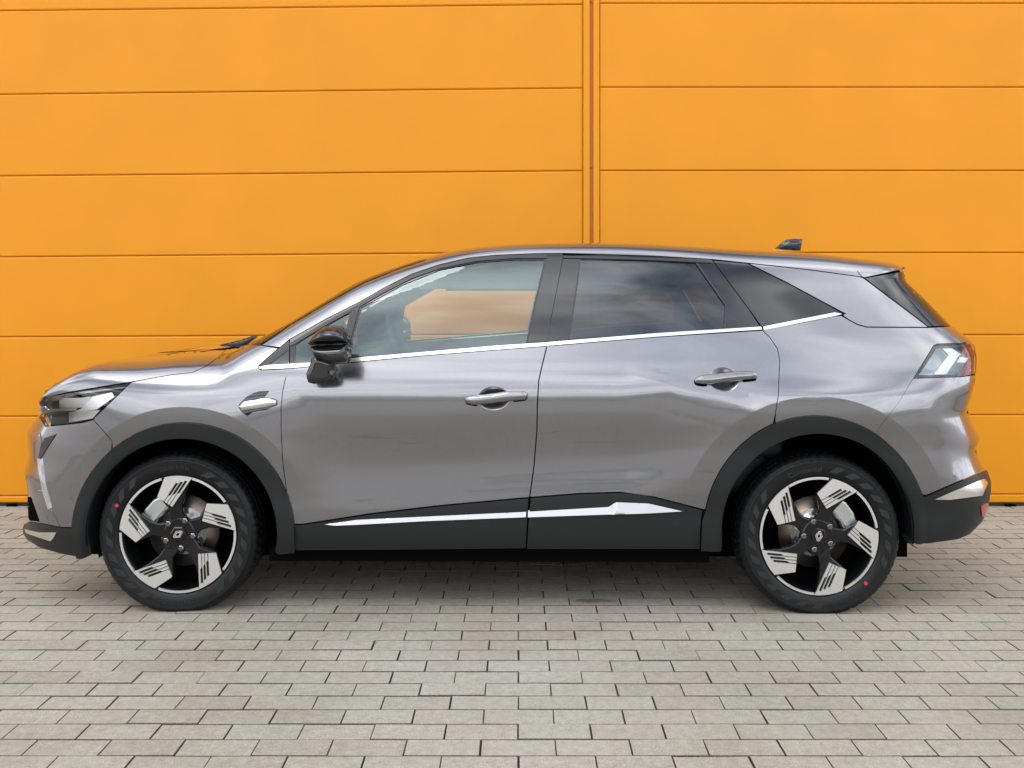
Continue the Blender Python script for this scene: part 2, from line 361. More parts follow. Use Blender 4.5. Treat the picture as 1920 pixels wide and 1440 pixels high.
class Spl:                      # monotone-ish cubic (pchip) interpolation
    def __init__(s, x, y):
        s.x = np.array(x, float); s.y = np.array(y, float); s.fit()
    def fit(s):
        h = np.diff(s.x); d = np.diff(s.y) / h; m = np.zeros(len(s.x)); m[0], m[-1] = d[0], d[-1]
        for i in range(1, len(s.x) - 1):
            m[i] = (h[i] * d[i - 1] + h[i - 1] * d[i]) / (h[i] + h[i - 1])
        s.m = m
    def soft(s, q, w=.09):
        g = np.linspace(s.x[0], s.x[-1], 90); v = s(g); k = np.exp(-((g[:, None] - g[None]) / w) ** 2); k /= k.sum(1, keepdims=True)
        s.g = g; s.gv = k @ v
        return np.interp(q, g, s.gv)
    def __call__(s, q):
        q = np.clip(q, s.x[0], s.x[-1]); i = np.clip(np.searchsorted(s.x, q) - 1, 0, len(s.x) - 2)
        h = s.x[i + 1] - s.x[i]; t = (q - s.x[i]) / h; t2 = t * t; t3 = t2 * t
        return (2 * t3 - 3 * t2 + 1) * s.y[i] + (t3 - 2 * t2 + t) * h * s.m[i] + (-2 * t3 + 3 * t2) * s.y[i + 1] + (t3 - t2) * h * s.m[i + 1]
def sm(t): t = np.clip(t, 0, 1); return t * t * (3 - 2 * t)

WZ = Spl([.05, .16, .24, .32, .37, .42, .48, .55, .62, .70, .78, .86, .93, .99, 1.04, 1.15, 1.30, 1.45, 1.60],
         [.79, .822, .858, .880, .8835, .8846, .8797, .8745, .8738, .8800, .8885, .8915, .8860, .8700, .8500, .8130, .7570, .6850, .600])
def px_xz(px, py, Yw=4.2): p = at_depth(px, py, Yw); return p[0], p[2]
FA = px_xz(345, 1003, 4.21); RA = px_xz(1529, 998, 4.18)
SC = [px_xz(925.6, 747, 4.195) + (29 / 455, 22 / 455), px_xz(1358, 711.5, 4.185) + (27.5 / 455, 22.5 / 455)]
_a, _b = px_xz(1165, 697, 4.19), px_xz(1412, 766, 4.19); CRL = (*_a, *_b)
SCOOP = 1.0
def Wf(x, z):
    ze = z - .075 * sm((x + .9) / 1.7) * np.clip((.86 - z) / .3, 0, 1) * np.clip((z - .3) / .2, 0, 1)
    w = WZ(ze)
    w = w - .045 * np.clip((x - .8) / 1.1, 0, 2) ** 2 - .035 * np.clip((-.95 - x) / 1.0, 0, 2) ** 2
    w = w - .055 * sm((x - .5) / 1.3) * sm((z - 1.0) / .35)
    w = w - .02 * sm((-.2 - x) / .9) * sm((z - .98) / .3)
    for (cx, cz, r0, hgt, wd) in ((FA[0], FA[1], .530, .020, .22), (RA[0], RA[1], .560, .026, .26)):
        r = np.hypot(x - cx, z - cz)
        w = w + hgt * np.clip(1 - (r - r0) / wd, 0, 1) ** 1.6 * sm((1.02 - z) / .12) * sm((z - .40) / .26)
    ax, az, bx, bz = CRL; ll = math.hypot(bx - ax, bz - az); ux, uz = (bx - ax) / ll, (bz - az) / ll
    tt = ((x - ax) * ux + (z - az) * uz) / ll; dd = (x - ax) * -uz + (z - az) * ux
    w = w + .0060 * np.where(dd > 0, np.clip(1 - dd / .05, 0, 1), np.clip(1 + dd / .11, 0, 1)) * sm(tt / .35) * sm((1.12 - tt) / .3)
    for (cx, cz, rx, rz) in SC:
        q = ((x - cx) / rx) ** 2 + ((z - cz) / rz) ** 2
        w = w - SCOOP * .019 * np.clip(1 - q, 0, 1) ** 1.2
    return w
# silhouettes traced on the photograph -> profile tables in the car's own frame
FRONT = [(72, 750), (71.5, 763), (70.5, 777), (60, 793), (49.6, 811), (51, 826), (52, 842), (52.0, 858), (43.8, 884), (48, 902), (51, 919), (52.5, 939), (53, 960), (51, 978), (43.0, 990), (44.5, 1000), (52, 1012), (77, 1027)]
REAR = [(1697, 523), (1730, 556), (1758, 584.4), (1784, 610.6), (1806, 626), (1824, 641), (1830, 655), (1832.5, 672), (1830, 702), (1824, 735), (1817, 760), (1817, 776), (1828, 801), (1838, 821), (1831.4, 842.5), (1841, 866.6), (1849, 880), (1857.7, 902), (1857.7, 923), (1850, 958), (1841, 978), (1817, 1002)]
TOP = [(78, 743), (96, 726), (117, 709), (152, 691), (187, 680), (233, 670), (292, 662), (350, 655), (402, 650), (440, 648), (470, 644), (495.6, 629), (541.7, 604), (612.5, 561.7), (683, 522.7), (754, 496), (789.6, 485), (832, 473.5), (878, 464.5), (966.7, 456.5), (1073, 454.2), (1107, 453.9), (1228, 457), (1370, 465.6), (1511, 473.8), (1587.5, 481.6), (1653, 489), (1700, 497.5)]
def pz(px, py, Y): return EYE + (HY - py) / FPX * Y
fz = np.array([pz(a, b, 4.6) for a, b in FRONT])[::-1]; fx = np.array([at_depth(a, b, 4.6)[0] for a, b in FRONT])[::-1]
rz_ = np.array([pz(a, b, 4.6) for a, b in REAR])[::-1]; rx_ = np.array([at_depth(a, b, 4.6)[0] for a, b in REAR])[::-1]
ty = np.interp([a for a, b in TOP], [78, 100, 160, 250, 400, 440, 480, 560, 700, 800, 1580, 1700], [4.48, 4.5, 4.5, 4.75, 4.9, 4.85, 4.65, 4.65, 4.75, 4.82, 4.8, 4.72])
tx = np.array([at_depth(a, b, y)[0] for (a, b), y in zip(TOP, ty)]); tz = np.array([pz(a, b, y) for (a, b), y in zip(TOP, ty)])
XF, XR, ZTOP = Spl(fz, fx), Spl(rz_, rx_), Spl(tx, tz)
LF, LR, PE = .62, .40, 2.7
HT = Spl([-2.2, -1.95, -1.7, -1.3, -.9, -.6, 0, 1.2, 1.9], [.05, .06, .09, .15, .16, .16, .105, .105, .085])
def G(x, y, z):
    w = np.abs(y); W = Wf(x, z)
    fs, fe = XF.soft(z), XF(z); rs, re = XR.soft(z), XR(z)
    k = np.clip(1 - (x - fs) / (LF * .62), 0, 1) ** 2; fe = fs + (fe - fs) * k
    k = np.clip(1 - (rs - x) / (LR * .62), 0, 1) ** 2; re = rs + (re - rs) * k
    f = np.clip((fe + LF - x) / LF, 0, None); r = np.clip((x - re + LR) / LR, 0, None)
    h = HT(x); t = np.clip((z - (ZTOP(x) - h)) / h, 0, None)
    pe = 2.7 + (8 - 4.5 * sm((x - 1.3) / .5)) * sm((z - .80) / .15)
    return f ** PE + r ** PE + t ** 3 + (w / W) ** pe - 1
def grad(P, e=.0012):
    g = np.zeros_like(P)
    for i in range(3):
        a = P.copy(); a[:, i] += e; b = P.copy(); b[:, i] -= e
        g[:, i] = G(a[:, 0], a[:, 1], a[:, 2]) - G(b[:, 0], b[:, 1], b[:, 2])
    return g / (np.linalg.norm(g, axis=1, keepdims=True) + 1e-12)
TS = np.linspace(3.95, 5.5, 156)
def cast(px, py):
    d = rays(px, py); n = len(d)
    # sample along rays
    gm = np.empty((n, len(TS)))
    for j, t in enumerate(TS):
        q = CAM + d * t; gm[:, j] = G(q[:, 0], q[:, 1], q[:, 2])
    neg = gm < 0; hit = neg.any(1); j = np.where(hit, neg.argmax(1), gm.argmin(1))
    lo = TS[np.maximum(j - 1, 0)].copy(); hi = TS[j].copy()
    for _ in range(16):
        mid = (lo + hi) / 2; q = CAM + d * mid[:, None]; g = G(q[:, 0], q[:, 1], q[:, 2]); ins = g < 0
        hi = np.where(ins, mid, hi); lo = np.where(ins, lo, mid)
    t = np.where(hit, hi, TS[j]); P = CAM + d * t[:, None]
    return P, hit, gm.min(1)
SMT = np.where(np.array([a for a, b in TOP]) < 480, .6, .9)
def calibrate():
    tabs = ((FRONT[::-1], XF, -1, LF, 2, .22), (REAR[::-1], XR, 1, LR, 2, .22), (TOP, ZTOP, 1, .13, 0, .05))
    init = [t[1].y.copy() for t in tabs]
    for it in range(44):
        for ti, (pts, sp, sgn, L_, ax, lim) in enumerate(tabs):
            a = np.array(pts); d = rays(a[:, 0], a[:, 1])
            gm = np.stack([G(*(CAM + d * t).T) for t in TS[::2]], 1); j = gm.argmin(1); Q = CAM + d * TS[::2][j][:, None]; m = gm.min(1)
            sp.y = np.clip(sp.y + sgn * np.clip(m * L_ / 2.7 * .7, -.02, .02), init[ti] - lim, init[ti] + lim)
            if ax == 0:
                dl = sp.y - init[ti]; ex = np.concatenate([[dl[0]], dl, [dl[-1]]]); sp.y = init[ti] + SMT * dl + (1 - SMT) / 2 * (ex[2:] + ex[:-2])
            if ax == 2 and it in (8, 16, 24):
                nx = .5 * sp.x + .5 * Q[:, 2]
                if np.all(np.diff(nx) > .004): sp.x = nx
            sp.fit()
calibrate()
# nearly rounded knots at equal spacing keep the surface from wobbling
def px_norm(P): return grad(P)

# ------------------------------------------------------------------ patches cut out of that surface
def Zm(ox, oy, f, pts): return [(ox + a / f, oy + b / f) for a, b in pts]
Z1 = lambda p: Zm(0, 560, 3.42857, p); Z3 = lambda p: Zm(400, 420, 2.8235, p); Z4 = lambda p: Zm(980, 420, 2.8235, p)
Z5 = lambda p: Zm(1500, 440, 4.5714, p); Z6 = lambda p: Zm(1500, 720, 4.5714, p); Z8 = lambda p: Zm(520, 880, 2.2857, p)
ZA = lambda p: Zm(30, 700, 8, p); ZB = lambda p: Zm(30, 840, 6.545, p); ZT_ = lambda p: Zm(1700, 630, 12, p)
ZH = lambda p: Zm(1280, 670, 12, p); ZG = lambda p: Zm(430, 720, 17.4545, p)
def arc(cx, cy, rx, ry, a0, a1, n=40):
    return [(cx + rx * math.cos(math.radians(a0 + (a1 - a0) * i / n)), cy - ry * math.sin(math.radians(a0 + (a1 - a0) * i / n))) for i in range(n + 1)]
def inside(q, poly):
    q = np.asarray(q); x, y = q[:, 0], q[:, 1]; r = np.zeros(len(q), bool); p = np.asarray(poly); n = len(p)
    for i in range(n):
        x1, y1 = p[i]; x2, y2 = p[(i + 1) % n]
        if y1 == y2: continue
        c = ((y1 > y) != (y2 > y)) & (x < (x2 - x1) * (y - y1) / (y2 - y1) + x1); r ^= c
    return r
def edge_dist(q, poly):
    q = np.asarray(q); p = np.asarray(poly); d = np.full(len(q), 1e9)
    for i in range(len(p)):
        a = p[i]; b = p[(i + 1) % len(p)]; ab = b - a; l = (ab ** 2).sum()
        if l < 1e-12: continue
        t = np.clip(((q - a) @ ab) / l, 0, 1); d = np.minimum(d, np.linalg.norm(q - a - t[:, None] * ab, axis=1))
    return d
def area(p): p = np.asarray(p); x, y = p[:, 0], p[:, 1]; return .5 * (x * np.roll(y, -1) - y * np.roll(x, -1)).sum()
def densify(poly, step):
    out = []
    for i in range(len(poly)):
        a = np.array(poly[i]); b = np.array(poly[(i + 1) % len(poly)]); n = max(1, int(math.ceil(np.linalg.norm(b - a) / step)))
        for k in range(n): out.append(a + (b - a) * k / n)
    return np.array(out)
def shrink(p, d):
    if area(p) < 0: p = p[::-1]
    a = p - np.roll(p, 1, 0); b = np.roll(p, -1, 0) - p
    a /= np.linalg.norm(a, axis=1, keepdims=True) + 1e-9; b /= np.linalg.norm(b, axis=1, keepdims=True) + 1e-9
    na = np.stack([-a[:, 1], a[:, 0]], 1); nb = np.stack([-b[:, 1], b[:, 0]], 1)
    m = na + nb; m /= np.linalg.norm(m, axis=1, keepdims=True) + 1e-9
    k = np.clip((m * na).sum(1), .5, 1)
    return p + m * (d / k)[:, None]
def clean(p):
    k = [0]
    for i in range(1, len(p)):
        if np.linalg.norm(p[i] - p[k[-1]]) > .35: k.append(i)
    if len(k) > 3 and np.linalg.norm(p[k[-1]] - p[0]) < .35: k.pop()
    return p[k]
def triangulate(poly, step, holes=(), extra=()):
    """poly: dense outline (px). returns pts, tris, nb (outline verts first)"""
    allp = [np.asarray(poly)] + [np.asarray(h) for h in holes]
    x0, y0 = allp[0].min(0); x1, y1 = allp[0].max(0)
    xs = np.arange(x0, x1, step); ys = np.arange(y0, y1, step * .87)
    g = np.array([(a + (.5 * step if j % 2 else 0), b) for j, b in enumerate(ys) for a in xs]) if len(xs) and len(ys) else np.zeros((0, 2))
    if len(extra):
        ex = np.asarray(extra); ex = ex[(ex[:, 0] > x0 - 9) & (ex[:, 0] < x1 + 9) & (ex[:, 1] > y0 - 9) & (ex[:, 1] < y1 + 9)]
        if len(g) and len(ex):
            dmin = np.full(len(g), 1e9)
            for e_ in ex: dmin = np.minimum(dmin, np.hypot(g[:, 0] - e_[0], g[:, 1] - e_[1]))
            g = g[dmin > step * .6]
        g = np.vstack([g, ex])
    if len(g):
        keep = inside(g, allp[0])
        for h in allp[1:]: keep &= ~inside(g, h)
        g = g[keep]
        if len(g):
            dd = edge_dist(g, allp[0])
            for h in allp[1:]: dd = np.minimum(dd, edge_dist(g, h))
            g = g[dd > min(step * .45, 2.5)]
    pts = np.vstack(allp + [g]); edges = []; k = 0
    for a in allp:
        n = len(a); edges += [(k + i, k + (i + 1) % n) for i in range(n)]; k += n
    vo, eo, fo, ov, oe, of = delaunay_2d_cdt([Vector(p) for p in pts], edges, [], 0, 1e-5)
    vo = np.array([(v.x, v.y) for v in vo]); fo = np.array([f for f in fo if len(f) == 3])
    c = vo[fo].mean(1); keep = inside(c, allp[0])
    for h in allp[1:]: keep &= ~inside(c, h)
    fo = fo[keep]
    # orientation: y down in pixels; make faces point towards the viewer
    a = vo[fo]; cr = (a[:, 1, 0] - a[:, 0, 0]) * (a[:, 2, 1] - a[:, 0, 1]) - (a[:, 1, 1] - a[:, 0, 1]) * (a[:, 2, 0] - a[:, 0, 0])
    fo[cr > 0] = fo[cr > 0][:, ::-1]
    return vo, fo
class Geo:
    def __init__(s): s.v = []; s.f = []; s.n = []; s.k = 0
    def add(s, v, f, n):
        s.v.append(np.asarray(v)); s.n.append(np.asarray(n)); s.f += [tuple(int(i) + s.k for i in q) for q in f]; s.k += len(v); return s
    def mirrored(s):
        g = Geo(); mv = np.array((1, -1, 1))
        g.v = [a * mv for a in s.v]; g.n = [a * mv for a in s.n]; g.f = [q[::-1] for q in s.f]; g.k = s.k; return g
    def merge(s, o):
        for a, n in zip(o.v, o.n): s.v.append(a); s.n.append(n)
        s.f += [tuple(i + s.k for i in q) for q in o.f]; s.k += o.k; return s
    def build(s, name, m, parent, custom=True):
        return mesh_obj(name, np.vstack(s.v), s.f, m, parent, normals=np.vstack(s.n) if custom else None)
def patch_geo(poly, off=0., gap=1.0, flange=.02, step=7., bstep=5., holes=(), extra=(), tgeo=None, dome=None):
    """cut the outline out of the body surface. off: metres outward, number or f(px pts); dome=(h, radius px): pillow height"""
    P0 = densify(poly, bstep); P0 = clean(shrink(P0, gap) if gap else (P0 if area(P0) > 0 else P0[::-1]))
    H = [clean(densify(h, bstep)) for h in holes]
    vo, fo = triangulate(P0, step, H, extra)
    P, hit, _ = cast(vo[:, 0], vo[:, 1]); Nn = grad(P)
    o_ = off(vo) if callable(off) else np.full(len(vo), off)
    if dome:
        t = np.clip(edge_dist(vo, P0) / dome[1], 0, 1); o_ = o_ + dome[0] * np.sqrt(np.clip(1 - (1 - t) ** 2, 0, 1))
    Q = P + Nn * o_[:, None]
    g = Geo(); g.add(Q, fo, Nn)
    if flange:
        ed = {}
        for t in fo:
            for i in range(3):
                a, b = int(t[i]), int(t[(i + 1) % 3]); ed[(a, b)] = ed.get((a, b), 0) + 1
        bd = [e for e in ed if (e[1], e[0]) not in ed]
        ids = sorted({i for e in bd for i in e}); ix = {v: i for i, v in enumerate(ids)}; ids = np.array(ids)
        tn = np.zeros((len(ids), 3))
        for a, b in bd:
            d = Q[b] - Q[a]; nn = np.cross(d, Nn[a]); tn[ix[a]] += nn; tn[ix[b]] += nn
        tn /= np.linalg.norm(tn, axis=1, keepdims=True) + 1e-12
        up = Q[ids]; dn = up - Nn[ids] * flange - 0 * tn; n = len(ids)
        ff = [(ix[b], ix[a], n + ix[a], n + ix[b]) for a, b in bd]
        g.add(np.vstack([up, dn]), ff, np.vstack([tn, tn]))
    return g
def ring_px(cx, cz, rx, rz, ks, a0, a1, n):
    out = []
    for k in ks:
        a = np.radians(np.linspace(a0, a1, n)); x = cx + rx * k * np.cos(a); z = cz + rz * k * np.sin(a); lo = np.full(n, .3); hi = np.full(n, 1.1)
        for _ in range(24):
            md = (lo + hi) / 2; g = G(x, -md, z); lo = np.where(g < 0, md, lo); hi = np.where(g < 0, hi, md)
        X, Y = proj(np.stack([x, -lo, z], 1)); out += list(zip(X, Y))
    return out
def line_px(p, q, offs, n):
    p, q = np.array(p, float), np.array(q, float); d = (q - p) / np.linalg.norm(q - p); m = np.array((-d[1], d[0]))
    return [tuple(p + (q - p) * t + m * o) for o in offs for t in np.linspace(0, 1, n)]
CRF = ring_px(FA[0], FA[1], .530, .530, (.9965, 1.0035), 0, 180, 150); CRR = ring_px(RA[0], RA[1], .560, .560, (.9965, 1.0035), 0, 180, 150)
SCP = [ring_px(*q, (.1, .25, .4, .55, .68, .8, .88, .94, .985, 1.03), 0, 354, 60) for q in SC]
CRD = line_px((1165, 697), (1412, 766), (-1.2, 1.2), 60)
CAR = empty('parked_car', tuple(CO), TH)
tag(CAR, 'metallic grey five-door SUV parked side-on before the orange wall', 'car')
def patch(name, poly, m, parent=CAR, both=True, custom=True, **k):
    g = patch_geo(poly, **k); o = g.build(name, m, parent, custom)
    if both: g.mirrored().build(name, m, both if not isinstance(both, bool) else parent, custom)
    return o

def band(line, w0, w1):    # ribbon between two offsets of an open polyline (pixel normals)
    p = densify(line, 5)[:-1] if False else np.array(line, float)
    q = []
    for i in range(len(p) - 1):
        n = max(1, int(np.linalg.norm(p[i + 1] - p[i]) / 5))
        for k in range(n): q.append(p[i] + (p[i + 1] - p[i]) * k / n)
    q.append(p[-1]); q = np.array(q); t = np.gradient(q, axis=0); t /= np.linalg.norm(t, axis=1, keepdims=True); nrm = np.stack([-t[:, 1], t[:, 0]], 1)
    return [tuple(v) for v in q + nrm * w0] + [tuple(v) for v in (q + nrm * w1)[::-1]]
# --- traced lines
TRIM_TOP = Z3([(240, 745), (340, 660), (405, 610), (600, 500), (760, 420), (900, 340), (1050, 265), (1200, 215), (1350, 180), (1500, 165), (1700, 157), (1850, 155)]) + Z4([(400, 160), (700, 170), (1000, 187), (1190, 207)])
ROOF_SHUT = Z4([(1190, 207), (1500, 240), (1780, 278)]) + [(1618, 521)]
GAP_F = Z3([(405, 640), (400, 720), (380, 820), (365, 890), (357, 980), (358, 1080), (365, 1250), (385, 1400)]) + Z8([(55, 230), (75, 352)])
GAP_B = Z4([(215, 168), (180, 350), (150, 500), (130, 640), (105, 740), (85, 830), (78, 950), (75, 1100), (60, 1280), (38, 1440)]) + Z8([(1080, 120), (1075, 200), (1067, 345)])
GAP_R = Z4([(1003, 190), (1100, 320), (1200, 455), (1268, 560), (1310, 600), (1350, 660), (1362, 720), (1355, 900), (1340, 1000), (1328, 1055)])
HOOD_SHUT = [(76.4, 747), (131, 735), (246.5, 716), (321, 703), (361.7, 698.5), (385, 688), (408, 671), (423, 657.7), (434.6, 648.5)]
FAO = dict(cx=345, cy=1003, rx=208, ry=211); RAO = dict(cx=1529, cy=998, rx=210, ry=219)
def fao(a0, a1, n=40): return arc(345, 1003, 208, 211, a0, a1, n)
def rao(a0, a1, n=40): return arc(1529, 998, 210, 219, a0, a1, n)
BELT_LO = Z3([(400, 765), (725, 733), (1100, 697), (1770, 645)]); BELT_LO_R = Z4([(130, 645), (700, 598), (1270, 562)])
BELT_UP = Z3([(405, 742), (540, 735), (725, 712), (1100, 680), (1500, 645), (1775, 627)]); BELT_UP_R = Z4([(130, 625), (700, 580), (1260, 545)])
top_sil = [(a, b + (3.2 if a > 100 else .9) * (.35 if 430 < a < 800 else 1)) for a, b in TOP]

# --- dark liner just inside the skin, closing every shut line
liner_lo = [(90, 760), (140, 740), (246, 722), (321, 708), (385, 693), (420, 668), (470, 668), (500, 688), (660, 674), (1028, 645), (1230, 628), (1428, 614), (1580, 588), (1620, 606), (1740, 610), (1790, 650), (1800, 720), (1790, 800), (1815, 870), (1815, 960), (1780, 995), (1745, 1008)] + rao(-2, 182, 30) + [(1312, 1024), (555, 1026)] + fao(-4, 184, 30) + [(132, 1030), (85, 1015), (75, 990), (80, 900), (80, 830)]
g = patch_geo(liner_lo, off=-.024, gap=0, flange=0, step=14, bstep=9)
g.merge(g.mirrored()); g.build('inner_body', M['matte_black'], CAR)
liner_up = [(1010, 468), (1340, 476), (1600, 497), (1680, 505), (1700, 520), (1760, 600), (1740, 618), (1615, 612), (1560, 570), (1400, 496), (1330, 489), (1050, 477)]
g = patch_geo(liner_up, off=-.020, gap=0, flange=0, step=12, bstep=8); g.merge(g.mirrored()); g.build('inner_roof_frame', M['matte_black'], CAR)
ap = band([(498, 660)] + TRIM_TOP[1:9], -1, -22)
ap2 = band([(498, 660)] + TRIM_TOP[1:9], -1, -12)
patch_geo(ap2, off=-.03, gap=0, flange=0, step=6, bstep=5).build('pillar_lining', M['interior'], CAR)
patch_geo(band([(498, 660)] + TRIM_TOP[1:12], -1, -24), off=-.03, gap=0, flange=0, step=8, bstep=6).mirrored().build('pillar_lining', M['interior'], CAR)
print('patch base ok')

# --- painted skin
# (see below) centre strips of hood, roof, nose and tail (the part past the horizon of the near side)
def core():
    xs = np.concatenate([-2.02 + .35 * np.linspace(0, 1, 26) ** 2, np.linspace(-1.64, 1.7, 70), 1.72 + .42 * (1 - np.linspace(1, 0, 26) ** 2)])
    xs = xs[(xs > XF.y.min() + .004) & (xs < XR.y.max() - .004)]
    th = np.radians(np.concatenate([np.linspace(-50, 20, 26), np.linspace(22, 90, 56)]))
    X, T = np.meshgrid(xs, th, indexing='ij'); X, T = X.ravel(), T.ravel(); zc = .62
    lo = np.zeros(len(X)); hi = np.full(len(X), 1.5)
    for _ in range(22):
        md = (lo + hi) / 2; g = G(X, -md * np.cos(T), zc + md * np.sin(T)); lo = np.where(g < 0, md, lo); hi = np.where(g < 0, hi, md)
    P = np.stack([X, -lo * np.cos(T), zc + lo * np.sin(T)], 1); Nn = grad(P)
    nx, nt_ = len(xs), len(th); q = []
    for i in range(nx - 1):
        for j in range(nt_ - 1):
            a = i * nt_ + j; q.append((a, a + nt_, a + nt_ + 1, a + 1))
    return P, Nn, np.array(q), lo
CP, CN, CQ, clo = core()
cc = CP[CQ].mean(1); cn = CN[CQ].mean(1); view = CAM - cc; view /= np.linalg.norm(view, axis=1, keepdims=True); facing = (cn * view).sum(1)
valid = (clo[CQ].min(1) > .03)
def core_geo(sel, off):
    ids = np.unique(CQ[sel]); mp_ = -np.ones(len(CP), int); mp_[ids] = np.arange(len(ids))
    g = Geo(); g.add(CP[ids] + CN[ids] * off, [tuple(f[::1]) for f in mp_[CQ[sel]]], CN[ids]); return g
cowl_x = at_depth(470, 644, 4.9)[0]; roof_x = at_depth(800, 482, 4.9)[0]; rearx = at_depth(1603, 484, 4.7)[0]
strip = valid & (facing < np.where((cn[:, 2] > .5), .34, .08))
hoodm = strip & (cc[:, 0] < cowl_x) & (cn[:, 2] > .55)
wsm = strip & (cc[:, 0] >= cowl_x) & (cc[:, 0] < roof_x) & (cc[:, 2] > .98)
spm = strip & (cc[:, 0] >= rearx) & (cn[:, 2] > .5) & (cc[:, 2] > 1.3)
roofm = strip & (cc[:, 0] < rearx) & (cc[:, 0] >= roof_x) & (cn[:, 2] > .5) & (cc[:, 2] > 1.3)
nose = strip & (cc[:, 0] < cowl_x) & (cn[:, 2] <= .55) & (cc[:, 2] > .265)
tail = strip & (cc[:, 0] > .9) & ~roofm & ~spm & (cc[:, 2] > .31)
tailglass = tail & (cc[:, 2] > 1.17); tailbody = tail & (cc[:, 2] <= 1.17) & (cc[:, 2] > .52); taillow = tail & (cc[:, 2] <= .52)
def both(g): return g.merge(g.mirrored())
hood_poly = HOOD_SHUT[::-1] + [(a, b) for a, b in top_sil if 70 < a < 438]
g = both(patch_geo(hood_poly, gap=.9, step=5, bstep=4, flange=0)); g.merge(both(core_geo(hoodm, -.0012))); g.merge(core_geo(valid & (cc[:, 0] < cowl_x + .12) & (cc[:, 0] > -1.95) & (cn[:, 2] > .45) & (cc[:, 2] < 1.09), .0006).mirrored()); g.build('hood', M['paint'], CAR)
cwm = valid & (cc[:, 0] > cowl_x - .10) & (cc[:, 0] < cowl_x + .26) & (cn[:, 2] > .30) & (cc[:, 2] > .93)
both(core_geo(cwm, -.010)).build('cowl_panel', M['satin_black'], CAR)
roof_poly = [(490, 647.5), (525, 651.3)] + TRIM_TOP[2:-1] + ROOF_SHUT + [(1610, 512), (1601, 495), (1591, 483.5)] + \
    [(a, b) for a, b in top_sil if 800 < a < 1590][::-1] + [(800, 487), (754, 502), (683, 530), (612.5, 569), (541.7, 611), (505, 637)]
g = both(patch_geo(roof_poly, gap=.9, step=5, bstep=4)); g.merge(both(core_geo(roofm, -.0012))); roof = g.build('roof', M['paint'], CAR)
ws_poly = [(480, 648), (486, 646), (503, 636.5), (541.7, 610.5), (612.5, 568.5), (683, 529.5), (754, 501.5), (798, 487.5), (800, 484)] + [(a, b) for a, b in top_sil if 478 < a < 800][::-1]
g = both(patch_geo(ws_poly, gap=.2, flange=0, step=4, bstep=4)); g.merge(both(core_geo(wsm, -.0012))); g.build('windshield', M['windshield'], CAR)

fender_poly = [(246.5, 717)] + HOOD_SHUT[3:] + [(462, 647), (490, 648), (520.4, 653.8)] + Z3([(240, 748)]) + [(484, 690), (489, 694.5), (541.7, 692)] + GAP_F[2:-2] + [(539.7, 982.8)] + fao(5, 130, 40) + [(210, 826), (175, 786)]
# fender outline: keep clear of the headlight edge
g = patch('fender', fender_poly, M['paint'], gap=.25, step=5, extra=CRF)
fd = patch('front_door', BELT_LO + GAP_B[3:11] + [(826, 947.8), (695, 963), (568, 983), (541.5, 983)] + GAP_F[1:8][::-1], M['paint'], gap=1.1, step=6,
           extra=SCP[0])
rd = patch('rear_door', BELT_LO_R + GAP_R[4:] + rao(111, 169, 24) + [(1318.4, 955.3), (1228.7, 932.5), (1163, 923), (1088.7, 925), (994.7, 932.5)] + GAP_B[3:10][::-1], M['paint'], gap=1.1, step=6,
           extra=SCP[1] + CRR + CRD)
qp = [(1429.8, 619), (1500, 606)] + [(1564.4, 593.5), (1577, 592)] + Z5([(420, 735), (490, 773), (570, 796), (1100, 799), (1300, 787)]) + [(1805, 627.5), (1822, 640.5)] + ZT_([(1180, 160), (680, 172), (600, 215), (145, 955)]) + [(1685, 755), (1645, 807)] + rao(57, 111, 24) + GAP_R[4:-1][::-1]
patch('quarter_panel', qp, M['paint'], gap=.25, step=5, extra=CRR)
dp = ROOF_SHUT + Z5([(545, 372), (1100, 790)]) + Z5([(1100, 794), (570, 791), (490, 768), (420, 730), (362, 690), (388, 677)]) + Z4([(1600, 418), (1400, 310)])
patch('rear_pillar', dp, M['paint'], gap=.9, step=6)
sp = Z5([(418, 208), (905, 276), (912, 290), (552, 368), (528, 358), (470, 290)])
g = both(patch_geo(sp, gap=.7, step=4, bstep=3, flange=.03)); g.merge(both(core_geo(spm, -.0012))); g.build('spoiler', M['paint'], CAR)
g = Geo(); x1 = XR(1.33)
g = both(core_geo(tailglass, -.004)); g.build('rear_window', M['gloss_black'], CAR)
patch('rear_side_glass', Z5([(553, 372), (890, 314), (906, 372), (906, 402), (1050, 533), (1180, 663), (1297, 782), (1102, 788)]), M['gloss_black'], gap=.6, step=6)
rb = ZT_([(145, 960), (1215, 925)]) + [(1829, 703), (1823, 735), (1816, 760), (1816, 776), (1827, 801), (1837, 821), (1830.6, 842.5), (1840, 866.6), (1848, 880), (1737, 928)] + rao(19, 57, 24) + [(1645, 807), (1685, 755)]
g = both(patch_geo(rb, gap=.25, step=5, extra=CRR)); g.merge(both(core_geo(tailbody, -.002))); g.build('rear_bumper', M['paint'], CAR)
bl = [(1737, 930), (1849, 880.5), (1857, 902), (1857, 923), (1849.4, 958), (1840.4, 978), (1816.5, 1001.5), (1795, 1010.6), (1734, 1019.4), (1739.6, 1010)] + rao(-2, 18, 10)
g = both(patch_geo(bl, gap=.6, step=6, off=.004, flange=.008)); g.merge(both(core_geo(taillow, 0))); rbl = g.build('rear_bumper_cladding', M['clad'], CAR)
patch('bumper_trim', Z6([(1150, 987), (1290, 925), (1570, 812), (1600, 850), (1552, 955), (1280, 990)]), M['chrome'], gap=0, off=.006, step=5, flange=.01)
patch('reflector', Zm(1600, 900, 6, [(1418, 292), (1455, 262), (1497, 255), (1500, 330), (1472, 400), (1430, 405)]), M['lamp_red'], gap=0, off=.008, step=4, flange=.01)

